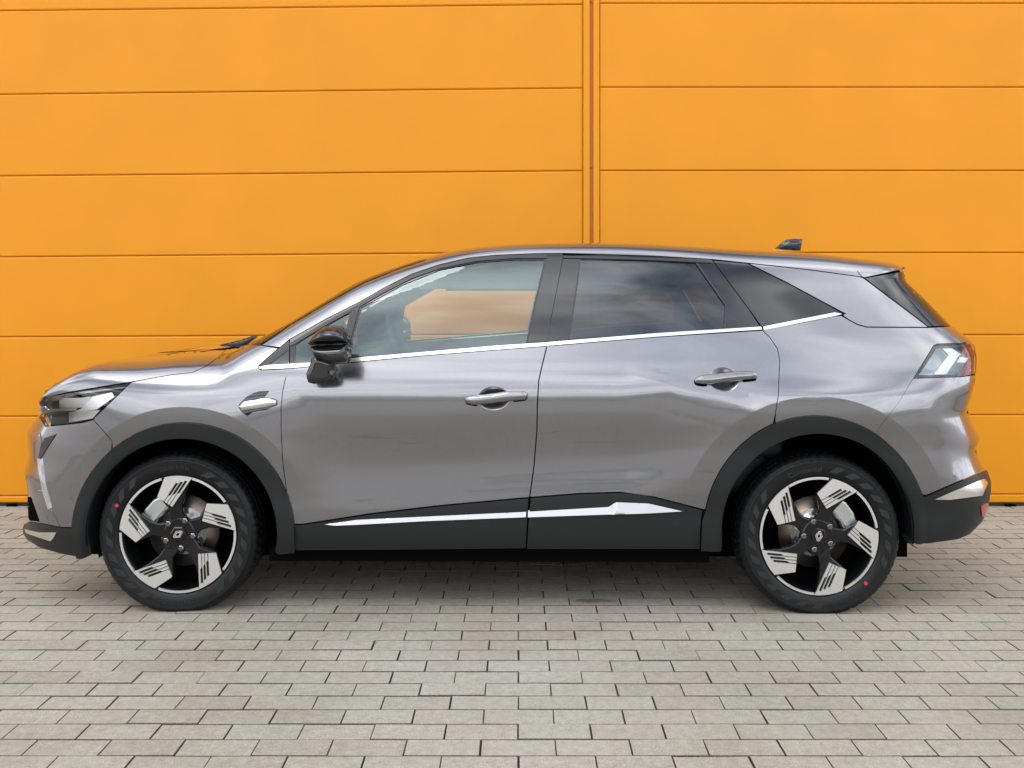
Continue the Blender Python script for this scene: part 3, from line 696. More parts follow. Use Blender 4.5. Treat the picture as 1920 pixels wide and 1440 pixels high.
fb = [(84.6, 800), (120, 797), (154.6, 793), (175, 787.5), (210, 827)] + fao(131, 175, 24) + [(137, 988.5), (112.5, 988), (78, 979), (54.8, 976), (53, 940), (51.7, 919), (44.6, 884), (52.8, 858), (52.6, 840), (50.4, 812), (60.6, 794), (72, 778)]
g = both(patch_geo(fb, gap=.22, step=5, bstep=4, extra=CRF)); g.merge(both(core_geo(nose & (cc[:, 2] > .33), -.002))); g.build('front_bumper', M['paint'], CAR)
fl = ZB([(170, 897), (310, 914), (540, 972), (692, 980)]) + [(137, 992), (146, 1043), (116.7, 1037.8), (77, 1026.4), (52.6, 1012), (44.5, 1000), (43.3, 990), (49.5, 981.5)]
g = both(patch_geo(fl, gap=.5, step=5, bstep=3, off=.004, flange=.008)); g.merge(both(core_geo(nose & (cc[:, 2] <= .33), 0))); g.build('front_bumper_cladding', M['clad'], CAR)
patch('intake_grille', ZA([(608, 912), (430, 972), (385, 1110), (340, 1272), (380, 1275), (500, 1075)]), M['gloss_black'], gap=0, off=.003, step=4, bstep=3, flange=.01)
patch('grille_panel', ZA([(232, 925), (300, 900), (362, 890), (392, 1050), (340, 1275), (226, 1270)]), M['grey_gloss'], gap=0, off=.003, step=4, bstep=3, flange=.01)
patch('running_light', ZB([(272, 130), (312, 130), (345, 420), (392, 600), (432, 748), (405, 748), (335, 520), (295, 300)]), M['chrome'], gap=0, off=.006, step=3, bstep=2.5, flange=.01)
patch('bumper_wing', ZB([(200, 600), (228, 515), (335, 525), (405, 752), (435, 752), (536, 962), (310, 912)]), M['grey_gloss'], gap=0, off=.004, step=4, bstep=3, flange=.01)
patch('lower_intake', ZB([(146, 600), (200, 602), (300, 905), (172, 890), (156, 850)]), M['matte_black'], gap=0, off=.002, step=4, bstep=3, flange=.01)
patch('bumper_trim', ZB([(130, 995), (300, 1030), (510, 1030), (478, 1095), (440, 1135), (140, 1042)]), M['chrome'], gap=0, off=.008, step=4, bstep=3, flange=.01)
print('skin ok')

# --- lamps
hl = [(77, 747.5), (131, 736), (246, 717), (175, 785.5), (154.6, 791.5), (120, 796), (84.6, 798.8), (71.7, 776), (71.7, 753)]
hp = empty('headlight', (0, 0, 0), parent=CAR); hq = empty('headlight', (0, 0, 0), parent=CAR)
for (nm, pl, m, of) in (('housing', hl, 'grey_gloss', -.03),
                        ('reflector', ZA([(620, 420), (700, 380), (940, 370), (1100, 350), (1000, 520), (870, 530), (620, 560)]), 'silver', -.012),
                        ('reflector', ZA([(760, 600), (900, 580), (1150, 560), (1230, 560), (1120, 680), (760, 740)]), 'silver', -.012),
                        ('light_guide', ZA([(975, 530), (1140, 350), (1430, 285), (1470, 350), (1210, 540), (900, 590), (880, 565)]), 'lamp_chrome', -.002),
                        ('light_guide', ZA([(340, 520), (430, 510), (480, 555), (900, 530), (880, 560), (500, 585), (350, 615)]), 'lamp_chrome', -.002),
                        ('lens', hl, 'lens', .001)):
    g = patch_geo(pl, gap=.9 if pl is hl else 0, off=of, flange=.03 if nm == 'housing' else (.004 if nm != 'lens' else 0), step=5, bstep=3)
    g.build(nm, M[m], hp); g.mirrored().build(nm, M[m], hq)
tl = ZT_([(145, 958), (600, 218), (680, 175), (1180, 163), (1330, 152), (1480, 135), (1560, 300), (1588, 430), (1575, 600), (1560, 860), (1240, 915), (1210, 922)])
tp = empty('taillight', (0, 0, 0), parent=CAR); tq = empty('taillight', (0, 0, 0), parent=CAR)
tin = ZT_([(290, 870), (700, 265), (960, 200), (1240, 330), (1430, 460), (1225, 860)])
for (nm, pl, m, of) in (('housing', tl, 'satin_black', -.014), ('reflector', tin, 'grey_lens', -.010),
                        ('light_guide', ZT_([(830, 270), (1040, 262), (1250, 402), (1170, 470), (1030, 680), (930, 830), (870, 858), (620, 860), (970, 412)]), 'white_lens', -.006),
                        ('light_guide', ZT_([(1225, 455), (1410, 490), (1355, 588), (1150, 582)]), 'white_lens', -.006),
                        ('rear_lens', ZT_([(1240, 320), (1480, 140), (1560, 300), (1588, 430), (1572, 600), (1555, 850), (1245, 900), (1240, 860), (1440, 460)]), 'lamp_red', -.004),
                        ('lens', tl, 'lens', .002)):
    g = patch_geo(pl, gap=.8 if pl is tl else 0, off=of, flange=.02 if nm == 'housing' else (.003 if nm != 'lens' else 0), step=5, bstep=3)
    g.build(nm, M[m], tp); g.mirrored().build(nm, M[m], tq)

# --- glass and black trim round it
FW = Z3([(783, 442), (1000, 322), (1200, 242), (1400, 202), (1600, 189), (1758, 189), (1745, 270), (1700, 440), (1662, 630)]) + BELT_UP[2:5][::-1] + Z3([(730, 712), (737, 600)])
FQ = Z3([(435, 640), (500, 597), (720, 470), (703, 560), (636, 726), (431, 738)])
FT = Z3([(290, 747), (396, 665), (396, 740)])
RWn = Z4([(305, 187), (600, 192), (918, 207), (1074, 430), (1065, 553), (700, 578), (246, 608), (270, 450), (292, 300)])
RQ = Z4([(1006, 192), (1190, 209), (1400, 312), (1600, 420), (1697, 474), (1650, 468), (1290, 538), (1266, 545), (1200, 452), (1100, 318)])
patch('windscreen_pillar_trim', Z3([(243, 747), (340, 662), (402, 614), (402, 742), (290, 748)]), M['satin_black'], gap=.3, step=5, off=-.001, holes=[FT])
ft = TRIM_TOP[2:12] + [GAP_B[0], GAP_B[1], GAP_B[2], (1028.6, 641)] + BELT_UP[:-1][::-1] + [(543.4, 682.8)]
patch('window_frame', ft, M['gloss_black'], fd, gap=.4, step=6, off=-.001, holes=[FW, FQ])
rt = [GAP_B[0]] + TRIM_TOP[12:15] + GAP_R[:4] + BELT_UP_R[::-1] + [GAP_B[2], GAP_B[1]]
patch('window_frame', rt, M['gloss_black'], rd, gap=.5, step=6, off=-.001, holes=[RWn])
patch('quarter_glass', FT, M['glass_dark'], gap=0, flange=0, off=-.004)
for nm, pl, m, pr in (('window', FW, 'glass', fd), ('quarter_glass', FQ, 'glass', fd), ('window', RWn, 'glass_dark', rd)):
    g = patch_geo(pl, gap=0, flange=0, off=-.0045, step=10); g.build(nm, M[m], pr); g.mirrored().build(nm, M['gloss_black' if pl is FQ else m], pr)
g = patch_geo(RQ, gap=.6, flange=.01, off=-.0005, step=7); g.build('quarter_window', M['gloss_black'], CAR); g.mirrored().build('quarter_window', M['glass_dark'], CAR)
# frame seals: thin dull strips round the panes
seal = M['satin_black']
patch('window_seal', band(Z3([(412, 650), (600, 536), (760, 450), (900, 368), (1050, 292), (1200, 238), (1400, 198), (1600, 184), (1765, 184)]), -6.5, -.5), seal, fd, gap=0, flange=.004, off=.003, step=6, bstep=4)
patch('window_seal', band(Z4([(215, 178), (400, 182), (700, 190), (1000, 205)]), -3.2, 1.0), seal, rd, gap=0, flange=.004, off=.003, step=6, bstep=4)
patch('window_post', Z3([(735, 458), (776, 436), (730, 600), (725, 712), (690, 716), (705, 600)]), M['satin_black'], fd, gap=0, flange=.006, off=.004, step=5)
patch('window_seal', band(Z3([(1757, 190), (1700, 440), (1660, 630)]), -1.5, 1.5), seal, fd, gap=0, flange=.004, off=.002, step=6, bstep=4)
patch('window_seal', band(Z4([(303, 187), (290, 300), (245, 610)]), -1.6, 1.4), seal, rd, gap=0, flange=.004, off=.002, step=6, bstep=4)
patch('window_seal', band(Z4([(920, 207), (1075, 430), (1068, 555)]), -1.8, 1.4), seal, rd, gap=0, flange=.004, off=.002, step=6, bstep=4)
# belt line brightwork
patch('belt_trim', Z3([(242, 757), (290, 749), (402, 743), (400, 764), (262, 771), (246, 767)]), M['chrome'], gap=0, off=.004, step=5, bstep=3, flange=.008)
patch('belt_trim', BELT_UP[:-1] + [(1026.8, 642.2), (1025.5, 648.6)] + BELT_LO[:-1][::-1] + [(543, 690.8)], M['chrome'], fd, gap=0, off=.004, step=5, bstep=4, flange=.008)
patch('belt_trim', [(1028, 641.8)] + BELT_UP_R[1:] + [(1429, 618.2)] + BELT_LO_R[1:-1][::-1] + [(1026.6, 648.4)], M['chrome'], rd, gap=0, off=.004, step=5, bstep=4, flange=.008)
patch('belt_trim', Z4([(1272, 545), (1290, 541), (1650, 470), (1690, 478), (1650, 489), (1276, 562)]), M['chrome'], gap=0, off=.004, step=5, bstep=4, flange=.008)

# --- cladding
def curl(cx, cy, ri, w=11):
    def f(v):
        r = np.hypot(v[:, 0] - cx, (v[:, 1] - cy)); t = np.clip((ri + w - r) / w, 0, 1); q = np.clip((r - ri - 22) / 10, 0, 1)
        return .016 - .030 * t ** 1.6 - .004 * q
    return f
fc = fao(-8, 192, 90)[:]
front_clad = [(553.5, 1034.5)] + fao(1, 176, 90) + [(137, 992), (147, 1043.5), (169, 1044.8), (163, 1010)] + arc(339.5, 1003, 177.5, 180, 180, -4, 90) + [(515.5, 1036)]
patch('wheel_arch_cladding', front_clad, M['clad'], gap=.4, step=5, bstep=3.5, off=curl(339.5, 1003, 177), flange=.07)
rear_clad = [(1739.4, 1013)] + rao(3, 168, 90) + [(1316, 975), (1313.4, 1031), (1352, 1031.5)] + arc(1534, 999, 178, 187, 186, -5, 90)[1:] + [(1704, 1023)]
patch('wheel_arch_cladding', rear_clad, M['clad'], gap=.4, step=5, bstep=3.5, off=curl(1534, 999, 179), flange=.07)
sill_step = lambda v: .006 - .010 * np.clip((v[:, 1] - 985) / 6, 0, 1) * 1.0
patch('door_cladding', [(540.5, 984), (568, 983.8), (695, 964), (826, 948.6), (991.5, 933.5), (989.2, 967.5), (985.9, 1029.5), (770, 1032), (553.6, 1033.4)], M['clad'], fd, gap=.6, step=5, off=sill_step, flange=.04)
patch('door_cladding', [(994.7, 933.2), (1088.7, 925.8), (1163, 923.8), (1200, 927), (1228.7, 933), (1317, 955.8), (1314, 975), (1312.6, 1030.8), (1150, 1031), (987.8, 1031), (990, 985)], M['clad'], rd, gap=.6, step=5, off=sill_step, flange=.04)
_tx = [605, 668.8, 830, 986.6, 990.3, 1141, 1154.4, 1215.6, 1281]; _ty = [981, 971.9, 964.3, 956.9, 956.6, 947.8, 939, 941.3, 956]
def tiltf(v): return .004 + .0009 * np.clip(v[:, 1] - np.interp(v[:, 0], _tx, _ty), 0, 20)
patch('sill_trim', [(605, 982.2), (632, 977.2), (668.8, 971.9), (830, 964.3), (986.6, 956.9), (986, 968.2), (800, 975.5), (629, 984.5)], M['sill_silver'], fd, gap=0, step=4, bstep=3, off=tiltf, flange=.014, custom=False)
patch('sill_trim', [(990.3, 956.6), (1141, 947.8), (1154.4, 939), (1215.6, 941.3), (1281, 956.2), (1278, 958), (1167.5, 961.8), (989.8, 968.3)], M['sill_silver'], rd, gap=0, step=4, bstep=3, off=tiltf, flange=.014, custom=False)
patch('mud_flap', [(172, 1038), (173, 1061), (186, 1054), (196, 1046), (192, 1038)], M['matte_black'], gap=0, off=-.05, flange=.01)

# wheel housings
for (cx, cy, rx, ry) in ((339.5, 1003, 179, 181), (1534, 999, 180, 188)):
    op = arc(cx, cy, rx, ry, -7, 187, 60); a = np.array(op); P, h_, m_ = cast(a[:, 0], a[:, 1]); cpt = cast(np.array([cx]), np.array([cy - ry]))[0][0]
    P[:, 1] = np.clip(P[:, 1], None, -.80)
    v = [tuple(q) for q in P] + [(q[0], -.52, q[2]) for q in P]; n = len(P)
    f = [(i, i + 1, n + i + 1, n + i) for i in range(n - 1)]
    v.append((P[:, 0].mean(), -.52, P[:, 2].min())); f += [(n + i, n + i + 1, 2 * n) for i in range(n - 1)]
    for s_ in (1, -1): mesh_obj('wheel_housing', [(q[0], q[1] * s_, q[2]) for q in v], f, M['matte_black'], CAR)

# --- handles, badge, small fittings
dark = M['matte_black']
FH = Z3([(1333, 925), (1345, 911), (1400, 905), (1480, 897), (1560, 885), (1640, 885), (1662, 893), (1662, 915), (1650, 930), (1560, 938), (1450, 952), (1380, 957), (1340, 948)])
RH = ZH([(262, 520), (280, 480), (400, 418), (600, 402), (900, 375), (1150, 347), (1400, 335), (1600, 350), (1652, 385), (1660, 450), (1640, 500), (1500, 520), (1250, 540), (1000, 562), (650, 610), (450, 628), (310, 605), (268, 565)])
for H_, pr in ((FH, fd), (RH, rd)):
    Hd = densify(H_, 3)
    cxm = np.mean([p_[0] for p_ in H_]); 
    SCOOP = 0.0
    patch('door_handle', H_, M['paint'], pr, gap=.2, step=3, bstep=2.5, off=.018, dome=(.012, 8), flange=.012, custom=False)
    SCOOP = 1.0
    ends = [[q for q in H_]]
    lo_ = [(a, b + 2.2) for a, b in H_]
    xs_ = [a for a, b in H_]; x0_, x1_ = min(xs_), max(xs_)
    for (ea, eb) in ((x0_ - 1, x0_ + 24), (x1_ - 26, x1_ + 1)):
        hh = [(a, b) for a, b in densify(H_, 2) if ea <= a <= eb]
        if len(hh) > 4:
            c0 = np.mean(hh, 0); hh = sorted(hh, key=lambda q: math.atan2(q[1] - c0[1], q[0] - c0[0])); hh = [(c0[0] + (a - c0[0]) * 1.06, c0[1] + 1.2 + (b - c0[1]) * 1.16) for a, b in hh]
            patch('handle_gasket', hh, dark, pr, gap=0, step=4, bstep=2.5, off=.0015, flange=.003)
BK = ZG([(306, 775), (318, 680), (420, 560), (560, 425), (800, 290), (1000, 235), (1310, 225), (1150, 445), (1420, 468), (1572, 528), (1582, 690), (1200, 845), (780, 912), (590, 1048), (420, 932)])
SV = ZG([(335, 740), (480, 580), (900, 520), (1060, 472), (1350, 482), (1530, 545), (1520, 668), (1200, 745), (800, 812), (430, 850)])
b0 = patch('fender_badge', BK, M['gloss_black'], gap=0, step=3, bstep=2, off=.002, flange=.006)
patch('badge_plate', SV, M['chrome'], b0, gap=0, step=3, bstep=2, off=.004, dome=(.006, 7), flange=.004, custom=False)
for (a, b, pr) in ((128.5, 933, 0), (1794, 893, 0)):
    patch('parking_sensor', arc(a, b, 4.2, 4.2, 0, 345, 22), M['paint'], gap=0, step=2, bstep=1.5, off=.0015, flange=.004)

# pillows: free-standing rounded bodies from an outline at a given depth
def pillow(name, poly, Yw, front, back, m, parent, step=3., rad=None, both_=True, yslope=0.):
    P0 = clean(densify(poly, 2.5)); P0 = P0 if area(P0) > 0 else P0[::-1]
    vo, fo = triangulate(P0, step); d = edge_dist(vo, P0); R_ = rad or d.max()
    t = np.clip(d / R_, 0, 1); b = np.sqrt(np.clip(1 - (1 - t) ** 2, 0, 1))
    base = np.array([at_depth(a, c_, Yw) for a, c_ in vo])
    V1 = base.copy(); V1[:, 1] -= front * b; V2 = base.copy(); V2[:, 1] += back * b
    n = len(V1); F = [tuple(f) for f in fo] + [tuple((f + n)[::-1]) for f in fo]
    ed = {}
    for f in fo:
        for i in range(3): ed[(int(f[i]), int(f[(i + 1) % 3]))] = 1
    for (a, c_) in list(ed):
        if (c_, a) not in ed: F.append((a, a + n, c_ + n, c_)[::-1])
    V1[:, 1] -= .0005
    V_ = np.vstack([V1, V2]); o = mesh_obj(name, V_, F, m, parent)
    if both_:
        W_ = V_.copy(); W_[:, 1] *= -1; mesh_obj(name, W_, [f[::-1] for f in F], m, both_ if not isinstance(both_, bool) else parent)
    return o
ZM = lambda p: Zm(560, 580, 9, p)
mr = empty('side_mirror', (0, 0, 0), parent=CAR); ml = empty('side_mirror', (0, 0, 0), parent=CAR)
pillow('mirror_cap', ZM([(160, 600), (200, 510), (280, 400), (380, 320), (500, 278), (620, 270), (740, 290), (820, 350), (870, 450), (882, 560), (800, 578), (600, 590), (340, 600)]), 4.085, .095, .05, M['gloss_black'], mr, rad=24, both_=ml)
pillow('mirror_housing', ZM([(185, 602), (340, 596), (600, 588), (880, 562), (890, 700), (880, 870), (820, 905), (640, 930), (480, 900), (380, 840), (260, 800), (230, 700)]), 4.085, .080, .05, M['gloss_black'], mr, rad=16, both_=ml)
pillow('mirror_strip', ZM([(400, 775), (560, 755), (810, 725), (815, 745), (560, 780), (410, 795)]), 4.004, .006, .004, M['satin_black'], mr, rad=3, step=2, both_=ml)
pillow('mirror_foot', ZM([(235, 800), (330, 780), (480, 810), (630, 870), (612, 960), (600, 1020), (610, 1110), (580, 1190), (500, 1235), (250, 1260), (165, 1235), (135, 1160), (128, 1080), (170, 980)]), 4.12, .03, .10, M['gloss_black'], mr, rad=12, step=2, both_=ml)

pillow('antenna', Z4([(1335, 131), (1352, 116), (1372, 98), (1400, 82), (1440, 78), (1481, 80), (1477, 108), (1471, 142), (1400, 140)]), 5.06, .030, .030, M['gloss_black'], CAR, rad=9, both_=False)
pillow('wiper', Z3([(33, 640), (100, 624), (150, 612), (200, 595), (232, 589), (236, 596), (205, 620), (180, 640), (150, 650), (45, 648)]), 4.62, .012, .012, M['satin_black'], CAR, rad=5, both_=False)

# --- underbody, cabin
for s_ in (-1, 1): MB().box(-.95, .90, min(s_ * .60, s_ * .80), max(s_ * .60, s_ * .80), .195 if s_ < 0 else .12, .25).build('floor_shade_box', M['matte_black'], CAR)  # added boxes; far one hangs lower to keep light out beneath the car
u = MB().box(-1.85, 1.80, -.60, .60, .17, .27).build('underbody', M['matte_black'], CAR)
for s_ in (-1,):
    MB().tube([(.2, .2, .17), (1.3, .25, .17), (1.75, .35, .2)], .035, 10).build('exhaust_pipe', M['satin_black'], CAR, True)
hlm = valid & (cc[:, 2] > 1.36) & (cn[:, 2] > .35) & (cc[:, 0] > roof_x)
g = both(core_geo(hlm, -.045)); g.build('headliner', M['headliner'], CAR)
dash = MB(); x0 = at_depth(560, 660, 4.7)[0]; x1 = at_depth(700, 660, 4.7)[0]
dash.add([(x0, -.70, .80), (x0, .70, .80), (x0, .70, .965), (x0, -.70, .965), (x1 - .06, -.70, 1.0), (x1 - .06, .70, 1.0), (x1, -.70, .95), (x1, .70, .95), (x1, -.70, .62), (x1, .70, .62), (x0, -.70, .62), (x0, .70, .62)],
         [(3, 2, 5, 4), (4, 5, 7, 6), (6, 7, 9, 8), (10, 8, 9, 11), (0, 3, 4, 6, 8, 10), (1, 11, 9, 7, 5, 2), (0, 1, 2, 3)])
bevel(dash.build('dashboard', M['interior'], CAR), .03, 3)
sw = MB(); c_ = at_depth(752, 652, 4.68); ring = []
for i in range(33):
    a = 2 * math.pi * i / 32; ring.append((c_[0] - .055 * math.sin(a), c_[1] + .18 * math.cos(a), c_[2] + .145 * math.sin(a)))
sw.tube(ring, .014, 8, False); sw.tube([(c_[0] - .25, c_[1], c_[2] - .08), (c_[0] - .01, c_[1], c_[2] - .0)], .035, 8)
sw.build('steering_wheel', M['interior'], CAR, True)
def seat(x, y, w_):
    b = MB(); b.box(x - .25, x + .28, y - w_, y + w_, .42, .60); b.add([(x + .20, y - w_, .55), (x + .36, y - w_, .55), (x + .50, y - w_, 1.02), (x + .38, y - w_, 1.03), (x + .20, y + w_, .55), (x + .36, y + w_, .55), (x + .50, y + w_, 1.02), (x + .38, y + w_, 1.03)],
          [(0, 1, 2, 3), (4, 7, 6, 5), (0, 3, 7, 4), (1, 5, 6, 2), (3, 2, 6, 7), (0, 4, 5, 1)])
    o = b.build('seat', M['interior'], CAR); bevel(o, .04, 3)
    h = MB().box(x + .42, x + .50, y - .13, y + .13, 1.05, 1.24).build('headrest', M['interior'], o); bevel(h, .03, 3)
xb = at_depth(1030, 600, 4.8)[0]
seat(xb - .40, -.36, .25); seat(xb - .40, .36, .25)
b = MB().box(xb + .35, xb + .95, -.62, .62, .45, .62).build('rear_bench', M['interior'], CAR); bevel(b, .04, 3)
b = MB().box(xb + .90, xb + 1.02, -.62, .62, .60, .98).build('rear_bench_back', M['interior'], CAR); bevel(b, .04, 3)
MB().box(xb + 1.0, 1.75, -.6, .6, .9, .93).build('parcel_shelf', M['interior'], CAR)
print('body ok')

# ------------------------------------------------------------------ wheels
RT, RR, HZ = .330, .2465, .3195
def lathe(prof, n=120, fn=None):
    v = []; f = []; k = len(prof)
    for i in range(n):
        a = 2 * math.pi * i / n
        for j, (r, y) in enumerate(prof):
            r2 = fn(r, y, i, j) if fn else r
            v.append((r2 * math.cos(a), y, r2 * math.sin(a)))
    for i in range(n):
        i2 = (i + 1) % n
        for j in range(k - 1): f.append((i * k + j, i * k + j + 1, i2 * k + j + 1, i2 * k + j))
    return v, f
def prism(poly, y0, y1, holes=(), ch=.0):
    """poly in wheel x,z; front at y0 (towards the viewer, smaller y)"""
    pl = np.array(poly, float) * 1000; pl = pl if area(pl) > 0 else pl[::-1]
    hs = [np.array(h, float) * 1000 for h in holes]
    vo, fo = triangulate(pl, 1e6, hs); vo = vo / 1000
    n = len(vo); v = [(a, y0, b) for a, b in vo] + [(a, y1, b) for a, b in vo]
    f = [tuple(q)[::-1] for q in fo] + [tuple(q + n) for q in fo]
    ed = {}
    for q in fo:
        for i in range(3): ed[(int(q[i]), int(q[(i + 1) % 3]))] = 1
    for (a, b) in list(ed):
        if (b, a) not in ed: f.append((a, b, b + n, a + n))
    return v, f
def sector(r0, r1, a0, a1, n=24):
    return [(r1 * math.cos(math.radians(a0 + (a1 - a0) * i / n)), r1 * math.sin(math.radians(a0 + (a1 - a0) * i / n))) for i in range(n + 1)] + \
           [(r0 * math.cos(math.radians(a1 + (a0 - a1) * i / n)), r0 * math.sin(math.radians(a1 + (a0 - a1) * i / n))) for i in range(n + 1)]
def rot(p, d):
    c_, s_ = math.cos(math.radians(d)), math.sin(math.radians(d)); return [(a * c_ - b * s_, a * s_ + b * c_) for a, b in p]
def text_arc(body, radius, ang_c, size, y, depth=.0012):
    cu = bpy.data.curves.new('lettering', 'FONT'); cu.body = body; cu.size = size; cu.align_x = 'CENTER'; cu.align_y = 'CENTER'; cu.offset = size * .015
    o = bpy.data.objects.new('lettering', cu); COL.objects.link(o)
    dg = bpy.context.evaluated_depsgraph_get(); me = bpy.data.meshes.new_from_object(o.evaluated_get(dg))
    V_ = []; 
    for q in me.vertices:
        a = math.radians(ang_c) - q.co.x / radius; r = radius + q.co.y; V_.append((r * math.cos(a), y, r * math.sin(a)))
    F_ = [tuple(p_.vertices) for p_ in me.polygons]
    bpy.data.objects.remove(o); bpy.data.curves.remove(cu); n = len(V_)
    V2 = V_ + [(a, b + .004, c_) for a, b, c_ in V_]
    return V2, F_
PAD = [(-.205, .974), (-.346, .632), (-.091, .468), (.218, .925)]
P0_ = np.array((.218, .925)); D_ = np.array((-.551, -.834)); D_ /= np.linalg.norm(D_); N_ = np.array((-.834, .551)); N_ /= np.linalg.norm(N_)
def uv(d, n): q = P0_ + D_ * d + N_ * n; return (q[0], q[1])
SL = []
for (d0, d1, nn) in ((.165, .405, .158), (.105, .345, .104), (.050, .29, .050)):
    w_ = .0205; t_ = .0065
    SL.append([uv(d0, nn - w_), uv(d1, nn - w_), uv(d1 + .03, nn - w_ + .012 + .012), uv(.62, nn - w_ + .024), uv(.62, nn - w_ + .024 + 2 * t_), uv(d1 + .02, nn - w_ + .024 + 2 * t_), uv(d1, nn + w_), uv(d0 + .012, nn + w_)])
def make_wheel(loc, rotdeg, side, caliper_ang, txt, dot, logo):
    W0 = empty('wheel', loc, 0, CAR); S = R_ = RR
    yo = -.098
    def add(name, v, f, m, parent=W0, smooth=False, rt=rotdeg):
        if rt: c_, s_ = math.cos(math.radians(rt)), math.sin(math.radians(rt)); v = [(a * c_ - z * s_, y, a * s_ + z * c_) for a, y, z in v]
        if side < 0: v = [(a, -y, z) for a, y, z in v]; f = [tuple(q)[::-1] for q in f]
        return mesh_obj(name, v, f, M[m], parent, smooth=smooth)
    # tyre
    pr = [(.2440, -.080), (.2475, -.096), (.2520, -.1015), (.2600, -.1060), (.2720, -.1100), (.2860, -.1120), (.2980, -.1115), (.3040, -.1128), (.3060, -.1128), (.3080, -.1095), (.3160, -.1035), (.3230, -.0955), (.3275, -.087), (.3290, -.080), (.3300, -.072),
          (.3300, -.058), (.3220, -.0565), (.3220, -.0485), (.3305, -.047), (.3305, -.010), (.3225, -.008), (.3225, .008), (.3305, .010), (.3305, .047), (.322, .0485), (.322, .0565), (.330, .058), (.3290, .078), (.318, .102), (.30, .111), (.27, .110), (.248, .097), (.244, .08)]
    def fn(r, y, i, j):
        if 9 <= j <= 15 and i % 5 == 0: return r - (.0016 if j < 12 else .005)
        if 17 < j < 28 and i % 5 == 2: return r - .004
        return r
    pr = [(.2475 + (r_ - .2475) * 1.075 if r_ > .2475 else r_, y_) for r_, y_ in pr]
    v, f = lathe(pr, 300, fn)
    v = [(a, y, max(z, -HZ + .0005)) for a, y, z in v]
    ty = add('tyre', v, [q[::-1] for q in f], 'tyre', smooth=True, rt=0)
    md = None
    for (s_, ra, an, sz) in txt:
        v, f = text_arc(s_, ra, an, sz, -.1135); add('lettering', v, [q[::1] for q in f], 'tyre_mark', ty, rt=0)
    # raised sidewall ribs
    rb_ = MB()
    for k in range(26):
        a0 = k * 360 / 26; skip = any(abs((a0 - an + 180) % 360 - 180) < 26 for (_, _, an, _) in txt)
        if skip: continue
        q = sector(.268, .296, a0, a0 + 7, 4); q2 = [(x_ * math.cos(.0) , z_) for x_, z_ in q]
        sh = [(a * math.cos(math.radians(6 if i > 4 else 0)) - b * math.sin(math.radians(6 if i > 4 else 0)), a * math.sin(math.radians(6 if i > 4 else 0)) + b * math.cos(math.radians(6 if i > 4 else 0))) for i, (a, b) in enumerate(q2)]
        vv, ff = prism(sh, -.1130, -.108); rb_.add(vv, ff)
    o = add('sidewall_ribs', rb_.v, rb_.f, 'tyre_mark', ty, rt=0)
    if dot: 
        a, b = dot; q = [(a * S + .0075 * math.cos(t_), b * S + .0075 * math.sin(t_)) for t_ in np.linspace(0, 6.1, 14)]; vv, ff = prism(q, -.1145, -.104); add('red_dot', vv, ff, 'red', ty, rt=0)
    # rim
    rim = empty('rim', (0, 0, 0), 0, W0)
    v, f = lathe([(.2465, -.085), (.2478, -.0965), (.2450, -.0992), (.2400, -.0985), (.2345, -.090), (.2310, -.072), (.228, -.03), (.222, .05), (.230, .09), (.246, .10)], 128); add('barrel', v, [q[::-1] for q in f], 'wheel_black', rim, True)
    for k in range(5):
        d = 72 * k
        pad = [tuple(p_) for p_ in PAD]
        a1 = math.degrees(math.atan2(.925, .218)); a2 = math.degrees(math.atan2(.974, -.205))
        outer = [(.990 * math.cos(math.radians(a)), .990 * math.sin(math.radians(a))) for a in np.linspace(a1 - 1.5, a2 + 1, 9)]
        pl = [PAD[1], PAD[2], (.205, .905)] + outer
        pl = rot(pl, d); hs = [rot(h, d) for h in SL]
        clip = []
        for h in hs: clip.append([(a * S, b * S) for a, b in h])
        # thin ends of the slots run out of the pad: cut them short of its inner edge
        v, f = prism([(a * S, b * S) for a, b in pl], yo - .004, yo + .004, clip)
        add('spoke_pad', v, f, 'silver', rim)
        arm = [(-.10, .10), (-.165, .20), (-.16, .40), (-.352, .632), (-.213, .965), (.0, .975), (.222, .93), (.12, .70), (.06, .50), (.065, .36), (.155, .20), (.10, .10)]
        v, f = prism([(a * S, b * S) for a, b in rot(arm, d)], yo + .0045, yo + .034)
        # sink the inner end of the arm towards the hub
        v = [(a, y + .020 * max(0, 1 - (math.hypot(a, z) / S) / .62), z) for a, y, z in v]; bevel(add('spoke', v, f, 'wheel_black', rim), .007, 2)
        sg = sector(.952, .992, 34.5, a1 - 1.6, 20); v, f = prism([(a * S, b * S) for a, b in rot(sg, d)], yo - .003, yo + .006); add('rim_edge', v, f, 'silver', rim)
        an = 64 + 72 * k; nx_, nz_ = .245 * S * math.cos(math.radians(an)), .245 * S * math.sin(math.radians(an))
        mb_ = MB(); mb_.tube([(nx_, yo + .020, nz_), (nx_, yo + .004, nz_), (nx_, yo + .002, nz_)], [.0125, .0125, .010], 6); add('lug_nut', mb_.v, mb_.f, 'disc' if False else 'nut', rim)
        mb_ = MB(); 
        vv, ff = lathe([(.0175, yo + .022), (.0180, yo + .016), (.0155, yo + .014), (.0140, yo + .022)], 20); add('nut_socket', [(a + nx_, y, z + nz_) for a, y, z in vv], [q[::-1] for q in ff], 'wheel_black', rim, True)
    mb_ = MB(); mb_.tube([(0, yo + .05, 0), (0, yo + .016, 0), (0, yo + .013, 0)], [.066, .066, .060], 30); add('hub', mb_.v, mb_.f, 'wheel_black', rim)
    mb_ = MB(); mb_.tube([(0, yo + .03, 0), (0, yo + .004, 0), (0, yo + .001, 0)], [.034, .034, .029], 6); cap = add('hub_cap', mb_.v, mb_.f, 'wheel_black', rim)
    lg = MB()
